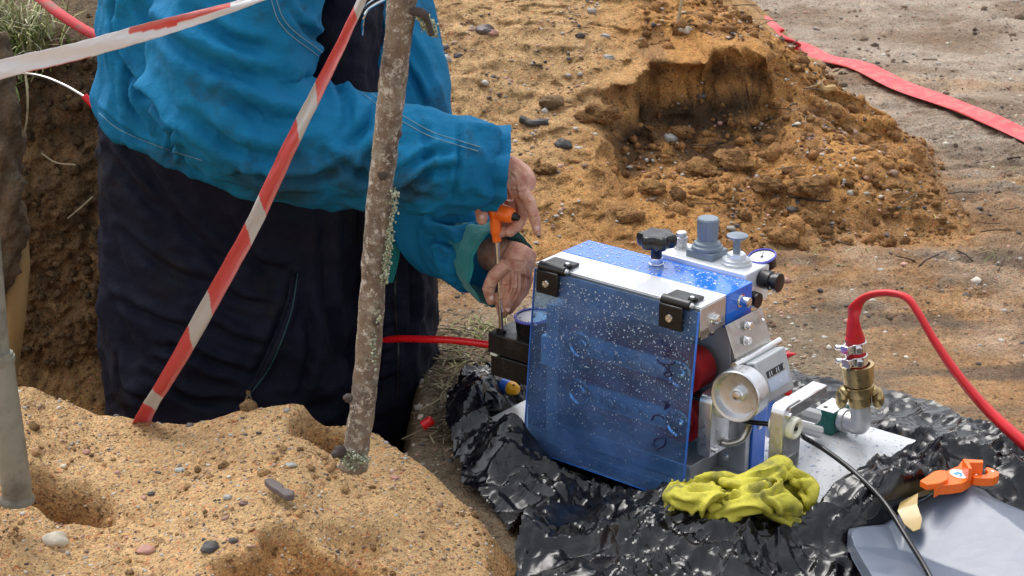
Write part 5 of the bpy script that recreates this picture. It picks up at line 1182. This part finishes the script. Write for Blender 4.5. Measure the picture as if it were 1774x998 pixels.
# ------------------------------------------------------------------ young tree trunk, tapes, pipe, root
tt = [(612, 812, 2.47), (618, 770, 2.47), (630, 690, 2.468), (642, 560, 2.465), (650, 430, 2.46), (662, 300, 2.46), (680, 150, 2.455), (697, 0, 2.45), (704, -70, 2.45), (722, -260, 2.44), (735, -480, 2.43)]
tr0 = empty('young_tree', PY(612, 800, 2.47), 'thin leaning young tree trunk with speckled lichen bark standing in the sand mound', 'tree')
P_ = spline([PY(*q) for q in tt], 150); s = MB()
def tf(t, q): return 1 + .05 * math.sin(2 * q + 9 * t) + .10 * float(perlin(math.cos(q) * 1.3 + 4, math.sin(q) * 1.3, t * 38)) + .05 * float(perlin(math.cos(q) * 3, math.sin(q) * 3 + 7, t * 110)) + .22 * math.exp(-((t - .012) / .02) ** 2)
s.tube(P_, [.0178 + .0022 * float(sstep(.2, .9, i / 149)) for i in range(150)], 28, up=(0, 1, 0), fn=tf); tko = s.build('trunk', MT['bark'], tr0, True, ang=180)
def knot(u, v, r, stub=None, Yo=2.445):
    s = MB(); p = PY(u, v, Yo); s.ball(p, (r, r * .8, r * 1.1), 12, 8, fn=lambda d: 1 + .25 * float(perlin(d[0] * 2 + u, d[1] * 2, d[2] * 2)))
    if stub: s.tube([p, p + Vector(stub) * .6, p + Vector(stub)], [r * .8, r * .7, r * .55], 10)
    s.build('knot', MT['bark_dark'], tr0, True, ang=180)
MT['bark_dark'] = simple('dark_knot_bark', (.06, .045, .04), .8, bump=.7, bs=150, var=.4)
knot(663, 303, .008); knot(604, 690, .0065, (-.006, -.004, .003)); knot(590, 782, .009, (-.012, -.006, -.004)); knot(690, 232, .0055, None, 2.45); knot(652, 560, .004)
s = MB(); s.tube(spline([PY(715, 20, 2.44), PY(732, 22, 2.43), PY(742, 40, 2.43), PY(748, 62, 2.43)], 12), [.006] * 6 + [.004] * 6, 8); s.build('branch_stub', MT['bark_dark'], tr0)
rr = random.Random(9); P = []
for (u0, v0, u1, v1, n_, w_) in ((684, 330, 668, 480, 260, 6), (676, 400, 664, 490, 160, 6), (655, 545, 655, 560, 40, 5), (724, 20, 750, 60, 260, 11), (742, 35, 748, 50, 150, 9), (612, 790, 632, 800, 120, 12), (590, 790, 610, 812, 60, 9), (648, 580, 646, 640, 60, 5)):
    for k in range(n_):
        t = rr.random(); P.append(PY(u0 + (u1 - u0) * t + rr.gauss(0, w_ * .5), v0 + (v1 - v0) * t + rr.gauss(0, 4), 2.445 + rr.uniform(-.008, .012)))
P = np.array([list(p) for p in P]); S = rg.uniform(.0008, .0022, len(P)); C = np.array([.38, .41, .29]) * rg.uniform(.5, 1.35, (len(P), 1))
lo = scatter('lichen', P, S, C, MT['pebble'], 'stuff', None, None, 1.2, .45); lo.data.transform(Matrix.Translation(-tr0.location)); lo.parent = tr0; lo.location = (0, 0, 0)

def tape(name, path, wds, tw, stripes, label, base, red, n=260, lean=.55):
    """path (u,v,Y), half widths in metres; tw(t): turn of the ribbon about its axis"""
    P = spline([(*PY(u, v, Y), w0) for (u, v, Y), w0 in zip(path, wds)], n); rows = []; cols = []; m_ = 13
    for i in range(n):
        p = Vector(P[i, :3]); d = (Vector(P[min(i + 1, n - 1), :3]) - Vector(P[max(i - 1, 0), :3])).normalized(); vd = (p - Vector((0, 0, CAM_H))).normalized()
        sd = d.cross(vd).normalized(); nn = d.cross(sd).normalized(); a = tw(i / (n - 1)); e = sd * math.cos(a) + nn * math.sin(a); row = []; p = p + sd * (.0012 * math.sin(i * .021) + .0008 * float(perlin(i * .04, 1, 2)))
        for j in range(m_):
            x = (j / (m_ - 1) - .5) * 2; row.append(p + e * (x * P[i, 3]) + nn * (.0022 * math.sin(x * 2.6 + i * .03) + .0012 * float(perlin(i * .05, x * 2, 3)))); 
            s_ = i / (n - 1) - lean * x * P[i, 3] * 2.0
            k_ = float(sstep(.35, .75, x + .25 * float(perlin(i * .02, 3, 5)))) * .42 + .10 * max(0, float(perlin(i * .06, x * 2, 9))); cc_ = red if stripes(s_, x) else base; cols.append([c0_ + (w0_ - c0_) * k_ for c0_, w0_ in zip(cc_, (.72, .42, .40))] if cc_ is red else base)
        rows.append(row)
    X = np.array([[list(q) for q in r] for r in rows]); me = grid_mesh(name, X[..., 0], X[..., 1], X[..., 2], None, None); add_color(me, np.array(cols)); o = link(name, me, MT['tape'], None, True, 180)
    m = o.modifiers.new('solid', 'SOLIDIFY'); m.thickness = .0004; return tag(o, label, 'barrier tape')
RED = (.62, .085, .085); WHT = (.56, .54, .52)
p2 = [(640, -30, 2.60), (622, 8, 2.60), (575, 110, 2.62), (500, 262, 2.64), (440, 385, 2.66), (372, 508, 2.68), (300, 640, 2.71), (256, 712, 2.735), (236, 752, 2.76)]
whites = [(.085, .150), (.295, .345), (.47, .52), (.64, .695), (.815, .86)]
tape('barrier_tape', p2, [.008, .0085, .0095, .011, .012, .013, .0145, .016, .0165], lambda t: .55 * math.sin(5 * t + .5) + .2 * math.sin(13 * t), lambda s_, x: not any(a < s_ < b for a, b in whites), 'red and white barrier tape stretched steeply down across the worker into the sand', WHT, RED, 640)
p1_ = [(-120, 168, 2.3), (0, 123, 2.36), (90, 99, 2.40), (180, 75, 2.44), (260, 55, 2.48), (340, 32, 2.52), (440, -2, 2.58), (560, -45, 2.64)]
tape('barrier_tape', p1_, [.013, .0125, .0125, .0125, .012, .0095, .006, .006], lambda t: .35 * math.sin(4 * t), lambda s_, x: (.50 < s_ < .66 and x > .35 - (s_ - .5) * 4) or (.64 < s_ < .8 and x > .0) or (.22 < s_ < .40 and x < -.86), 'white faced barrier tape stretched nearly level across the upper left', (.80, .78, .78), (.72, .12, .10), 600)

pp = empty('grey_pipe', PY(28, 842, 2.42), 'muddy grey plastic pipe with a sleeve joint sticking out of the sand', 'pipe')
P_ = spline([PY(30, 868, 2.42), PY(28, 840, 2.42), PY(17, 760, 2.42), PY(5, 680, 2.425), PY(-4, 612, 2.43)], 30)
s = MB(); s.tube(P_, [.0235, .0235, .0235] + [.0215] * 27, 26, up=(0, 1, 0), fn=lambda t, q: 1 + .04 * math.exp(-((t - .27) / .02) ** 2) + .10 * math.exp(-(t / .10) ** 2)); s.build('lower_sleeve', MT['pipe'], pp, ang=50)
P_ = spline([PY(-4, 625, 2.43), PY(-10, 560, 2.435), PY(-20, 440, 2.44), PY(-36, 250, 2.45), PY(-60, 0, 2.46)], 20); s = MB(); s.tube(P_, .018, 22, up=(0, 1, 0)); s.build('upper_tube', MT['pipe'], pp)
s = MB(); s.lathe(PY(-3, 622, 2.43), PY(-8, 580, 2.43) - PY(-3, 622, 2.43), [(-.004, .0235), (.004, .0235), (.005, .020)], 26); s.build('joint_ring', MT['pipe'], pp)

rt = empty('tree_root', PY(10, 640, 3.40), 'thick muddy root with peeled yellow wood below standing against the pit wall', 'root')
P_ = spline([PY(-35, 60, 3.42), PY(-18, 180, 3.40), PY(-6, 300, 3.38), (PY(-4, 400, 3.38)), (PY(-14, 470, 3.38)), (PY(-30, 520, 3.40))], 60); s = MB()
nf = lambda sc_, A: (lambda t, q: 1 + A * float(perlin(math.cos(q) * 1.2, math.sin(q) * 1.2, t * sc_)) + A * .6 * float(perlin(math.cos(q) * 3, math.sin(q) * 3, t * sc_ * 3)))
s.tube(P_, [.050 - .012 * (i / 59) ** 3 for i in range(60)], 36, up=(0, 1, 0), fn=nf(9, .42)); s.build('root_bark', MT['root_bark'], rt, ang=180)
P_ = spline([PY(22, 400, 3.43), PY(24, 470, 3.42), PY(20, 540, 3.41), PY(12, 610, 3.41), PY(4, 700, 3.42)], 40); s = MB(); s.tube(P_, [.030 - .004 * i / 39 for i in range(40)], 28, up=(0, 1, 0), fn=nf(4, .12)); s.build('peeled_wood', MT['root_wood'], rt, ang=180)
for ps in ([(-5, 148, 3.40), (14, 168, 3.39), (28, 200, 3.38), (40, 232, 3.40)], [(44, 130, 3.42), (48, 170, 3.40), (46, 210, 3.40), (40, 236, 3.40)]):
    s = MB(); s.tube(spline([PY(*q) for q in ps], 20), .0022, 7); s.build('rootlet', MT['straw'], rt)
# ------------------------------------------------------------------ stones, sticks, grass, dry litter
def stone(name, u, v, size, mat, label, cat='stone', seed=0, ax=(1, .8, .6), sink=.38, rot=0, pt=None):
    p = pt or hit(u, v); mb = MB(); c = Vector(p) + Vector((0, 0, size * ax[2] * (1 - 2 * sink)))
    mb.ball(c, (size * ax[0], size * ax[1], size * ax[2]), 18, 12, fn=lambda d: 1 + .16 * float(perlin(d[0] * 1.4 + seed, d[1] * 1.4, d[2] * 1.4)) + .24 * float(facet(np.array([d[0] * 2 + seed]), np.array([d[1] * 2 + d[2] * 1.5]), 1.3, 3)[0]), ax=(Vector((math.cos(rot), math.sin(rot), 0)), Vector((-math.sin(rot), math.cos(rot), 0)), ZX))
    return tag(mb.build(name, mat, None, True, ang=32), label, cat)
stone('stone', 97, 940, .0155, MT['pale_stone'], 'pale cream rounded stone lying at the lower left of the sand mound', seed=1, ax=(1.15, .8, .75))
stone('stone', 253, 962, .0115, MT['pink_stone'], 'flat pink granite stone near the bottom edge of the sand mound', seed=2, ax=(1.1, .9, .55))
stone('stone', 365, 958, .0125, MT['charcoal'], 'charred black lump right of the flat pink stone on the mound', seed=3, ax=(1.1, .9, .6))
stone('stone', 404, 940, .007, MT['charcoal'], 'small black pebble up and right of the charred lump on the mound', seed=4)
stone('stone', 395, 866, .0068, MT['grey_stone'] if 'grey_stone' in MT else MT.setdefault('grey_stone', simple('grey_stone', (.34, .34, .32), .7, bump=.4, bs=150)), 'small grey pebble left of the dark split stone on the mound', seed=5)
stone('stone', 423, 874, .0068, simple('maroon_stone', (.13, .07, .06), .6, bump=.4), 'small maroon pebble touching the left side of the dark split stone', seed=6)
stone('stone', 262, 858, .006, MT['charcoal'], 'small black pebble on the mound above the charred lump', seed=7)
stone('stone', 312, 815, .007, MT['grey_stone'], 'pale grey pebble in the middle of the sand mound', seed=8, ax=(1.2, .8, .5))
stone('stone', 150, 790, .0065, MT['pink_stone'], 'small pink pebble right of the grey pipe on the mound', seed=9)
stone('stone', 683, 833, .007, MT['pink_stone'], 'small pink rounded pebble right of the trunk foot on the mound', seed=11)
stone('stone', 505, 812, .0075, MT['grey_stone'], 'pale grey flat pebble left of the trunk foot on the mound', seed=12, ax=(1.2, .9, .5))
MT['slate'] = simple('dark_split_slate', (.12, .10, .095), .55, bump=.6, bs=140, var=.25)
a, b = hit(467, 856) + Vector((0, 0, .010)), hit(505, 884) + Vector((0, 0, .010)); d = (b - a).normalized(); n_ = Vector((d.y, -d.x, 0)); 
s = MB(); s.prism([(-.004, -.006), (.024, -.009), (.030, -.004), (.047, -.011), (.056, -.002), (.050, .009), (.030, .008), (.014, .009), (-.006, .005)], a, d, n_, ZX, .011); tag(s.build('stone', MT['slate'], None, True, .0025, 30), 'long dark brown split stone lying in the middle of the mound', 'stone')
# stones on the heap
for i, (u, v, sz, mt, lab, sd) in enumerate([
    (977, 254, .022, 'charcoal', 'round black stone on the heap right of the black stick', 21), (751, 117, .026, 'charcoal', 'dark lump on the heap just right of the tree trunk', 22),
    (841, 55, .026, 'slate', 'big grey brown stone with a pink stone at its right, high on the heap', 23), (853, 60, .014, 'pink_stone', 'pink stone touching the big grey brown stone high on the heap', 24),
    (793, 98, .012, 'charcoal', 'small black stone between two larger dark stones on the heap', 25), (770, 84, .012, 'slate', 'grey stone above the dark lump beside the tree trunk', 26),
    (744, 78, .010, 'pale_stone', 'small white stone near the tree trunk on the heap', 27), (1186, 58, .018, 'pale_stone', 'pale stone on the heap above the dark hollow', 28),
    (1055, 104, .014, 'grey_stone', 'green grey stone on the heap left of the dark hollow', 29), (1005, 64, .013, 'charcoal', 'black stone on the upper slope of the heap', 30), (1048, 66, .013, 'grey_stone', 'grey stone on the upper slope right of the black one', 31),
    (1308, 112, .020, 'charcoal', 'dark stone on the right shoulder of the heap above the hollow', 32), (955, 183, .030, 'sod', 'brown soil clod half buried left of the hollow', 33),
    (1160, 248, .018, 'grey_stone', 'flat grey stone on the slumped earth below the hollow', 34), (1215, 175, .012, 'charcoal', 'dark stone lying inside the hollow of the heap', 35)]):
    if mt == 'sod': MT.setdefault('sod', simple('brown_sod', (.16, .10, .05), .9, bump=1, bs=90, var=.4, bd=.006))
    stone('stone', u, v, sz, MT[mt], lab, 'stone' if mt != 'sod' else 'clod', sd)
# large clods of the slumped slope
def clod(u, v, sz, lab, sd, ax=(1.2, .8, .6), mat='sod2'):
    sz = sz * .8; p = hit(u, v, 3.3); mb = MB(); mb.ball(p + Vector((0, 0, sz * .2)), (sz * ax[0], sz * ax[1], sz * ax[2]), 30, 20, fn=lambda d: 1 + .22 * float(perlin(d[0] * 1.6 + sd, d[1] * 1.6, d[2] * 1.6)) + .30 * float(facet(np.array([d[0] * 2 + sd + d[2]]), np.array([d[1] * 2 - d[2]]), .9, 2)[0]) + .12 * float(facet(np.array([d[0] * 2 + sd - d[2]]), np.array([d[1] * 2 + d[2]]), .35, 4)[0]) + .10 * float(perlin(d[0] * 7 + sd, d[1] * 7, d[2] * 7)))
    me = mb.mesh('clod'); add_color(me, np.tile(np.array([.33, .185, .075]) * (.85 + .2 * math.sin(sd)), (len(me.vertices), 1))); tag(link('soil_clod', me, MT['soil'], None, True, 50), lab, 'clod')
for i, a in enumerate([(1205, 300, .045, 'broad orange soil clod in the middle of the slumped slope', 1), (1130, 330, .035, 'orange soil clod left of the broad clod on the slumped slope', 2), (1270, 285, .05, 'large orange soil clod below the right end of the hollow', 3), (1040, 210, .05, 'rounded sandy lump at the lower left corner of the hollow', 4),
                       (1330, 330, .045, 'dark orange clod on the lower right of the slumped slope', 5), (1400, 330, .05, 'muddy clod where the heap meets the worked ground', 6), (1090, 380, .035, 'orange clod low on the slope behind the star knob', 7), (1350, 420, .045, 'grey brown clod on the ground right of the machine gauge', 8), (1400, 385, .04, 'grey mud lump right behind the machine', 9), (1180, 235, .03, 'sandy clod just under the hollow', 10), (945, 300, .028, 'sandy clod at the foot of the pale slope', 11)]):
    clod(*a)
# sticks
def stick(name, ps, r, mat, lab, n=16, z=.006):
    P = spline([hit(u, v) + Vector((0, 0, z)) for u, v in ps], n); s = MB(); s.tube(P, r, 8, fn=lambda t, q: 1 + .2 * math.sin(9 * t + q)); return tag(s.build(name, mat, None), lab, 'stick')
stick('stick', [(901, 215), (925, 218), (950, 217)], .009, MT['charcoal'], 'short black charred stick on the pale slope of the heap')
stick('stick', [(1415, 162), (1430, 163), (1446, 161)], .010, MT['root_wood'], 'short pale broken stick near the flat red hose', z=.012)
s = MB(); p = hit(1172, 45); s.tube([p - Vector((.0, 0, .02)), p + Vector((.008, 0, .04)), p + Vector((.018, 0, .105))], .0035, 7); tag(s.build('stick', MT['straw'], None), 'pale stalk standing upright on top of the heap', 'stick')
# grass and litter: uncountable
def blades(name, spots, n, h, lab, kind='stuff', cols=((.16, .22, .06), (.30, .30, .12), (.36, .32, .2)), spread=.05, wid=.0022, lay=.5, seed=1):
    rr = random.Random(seed); vs = []; fs = []; cc = []
    for (p, sp_, k_) in spots:
        for k in range(int(n * k_)):
            x = p.x + rr.gauss(0, sp_); y = p.y + rr.gauss(0, sp_ * .8); b = Vector((x, y, p.z if sp_ < .0 else (ground_z2(x, y, p)))); a = rr.uniform(0, 6.28); L = h * rr.uniform(.4, 1.2); ln = lay * rr.uniform(.4, 1.4)
            d = Vector((math.cos(a), math.sin(a), 0)); sd = Vector((-d.y, d.x, 0)) * wid * rr.uniform(.6, 1.3); c = rr.choice(cols); f = rr.uniform(.7, 1.3)
            pts_ = [b + d * (L * ln * t ** 1.6) + ZX * (L * (t - .55 * ln * t * t)) for t in (0, .35, .7, 1)]; i0 = len(vs)
            for q, w0 in zip(pts_, (1, .9, .6, .1)): vs += [tuple(q - sd * w0), tuple(q + sd * w0)]; cc += [[x_ * f for x_ in c]] * 2
            fs += [(i0 + 2 * j, i0 + 2 * j + 1, i0 + 2 * j + 3, i0 + 2 * j + 2) for j in range(3)]
    me = bpy.data.meshes.new(name); me.from_pydata(vs, [], fs); me.update(); add_color(me, np.array(cc)); o = link(name, me, MT['grass'], None, True, 180); return tag(o, lab, 'grass', kind=kind)
def ground_z2(x, y, p):
    return ground_z(x, y) - .002 if y < 3.5 or x > -.3 else p.z + (y - p.y) * .5
spots = []
for u, v in ((8, 20), (25, 45), (10, 70), (35, 78), (-10, 50), (45, 30), (15, 98), (-20, 90), (55, 62)):
    q = bank_xy(u, v + 22, .02); spots.append((q, .035, 1))
blades('grass', spots, 70, .10, 'tuft of grass hanging over the top of the earth bank', cols=((.13, .19, .05), (.28, .30, .10), (.36, .34, .18), (.45, .42, .28)), lay=.9, seed=4)
blades('grass', [(hit(845, 572), .03, 1), (hit(835, 585), .03, .6), (hit(800, 640), .05, .5), (hit(785, 690), .03, .4), (hit(780, 620), .03, .4)], 60, .035, 'sparse low grass on the trampled ground left of the machine', seed=5, lay=1.0, wid=.0014)
blades('grass', [(G(1240 + 60 * i, 455 + 10 * math.sin(i), 0), .05, .25) for i in range(4)] + [(hit(1690, 300), .06, .25), (hit(1590, 345), .06, .25), (hit(1700, 440), .06, .15)], 40, .03, 'a few thin grass blades on the worked ground behind the machine', seed=6, lay=1.2, wid=.0014)
def litter(name, boxes, n, lab, L=(.02, .08), r=.0012, seed=2, cols=((.22, .18, .11), (.32, .27, .17), (.12, .09, .06), (.17, .14, .09))):
    rr = random.Random(seed); vs = []; fs = []; cc = []
    for (u0, v0, u1, v1, k_) in boxes:
        for k in range(int(n * k_)):
            p = G(rr.uniform(u0, u1), rr.uniform(v0, v1), 0); p.z = ground_z(p.x, p.y) + rr.uniform(.001, .008); a = rr.uniform(0, 6.28); l = rr.uniform(*L); d = Vector((math.cos(a), math.sin(a), rr.uniform(-.1, .15))); c = rr.choice(cols); f = rr.uniform(.7, 1.3)
            mb = MB(); mb.tube([p, p + d * l * .5 + Vector((rr.gauss(0, .12), rr.gauss(0, .12), .03)) * l, p + d * l], [r * rr.uniform(.6, 1.6)] * 3, 5); n0 = len(vs); vs += mb.v; fs += [tuple(i + n0 for i in q) for q in mb.f]; cc += [[x * f for x in c]] * len(mb.v)
    me = bpy.data.meshes.new(name); me.from_pydata(vs, [], fs); me.update(); add_color(me, np.array(cc)); return tag(link(name, me, MT['grass'], None, True, 180), lab, 'litter', kind='stuff')
litter('dry_litter', [(760, 600, 860, 700, 1), (755, 690, 800, 770, .4), (750, 560, 850, 610, .3)], 130, 'dry grass stalks and twigs littering the ground between worker and machine')
litter('twigs', [(900, 150, 1400, 430, 1), (1350, 100, 1774, 500, 1), (740, 0, 1100, 250, .6)], 45, 'thin dark twigs scattered over the heap and the ground', (.03, .10), .0016, 3, ((.06, .04, .03), (.12, .08, .05), (.3, .22, .13)))
# roots and stalks poking from the bank
for ps, lab in (([(75, 262), (100, 275), (135, 280)], 'pale root fibre lying level across the earth bank'), ([(120, 372), (145, 352), (165, 335)], 'thin straw slanting across the earth bank'), ([(62, 15), (75, 45), (95, 55)], 'thin straw hanging below the grass tuft')):
    s = MB(); s.tube(spline([bank_xy(u, v, .022) for u, v in ps], 12), .0016, 6); tag(s.build('rootlet', MT['straw'], None), lab, 'root fibre')
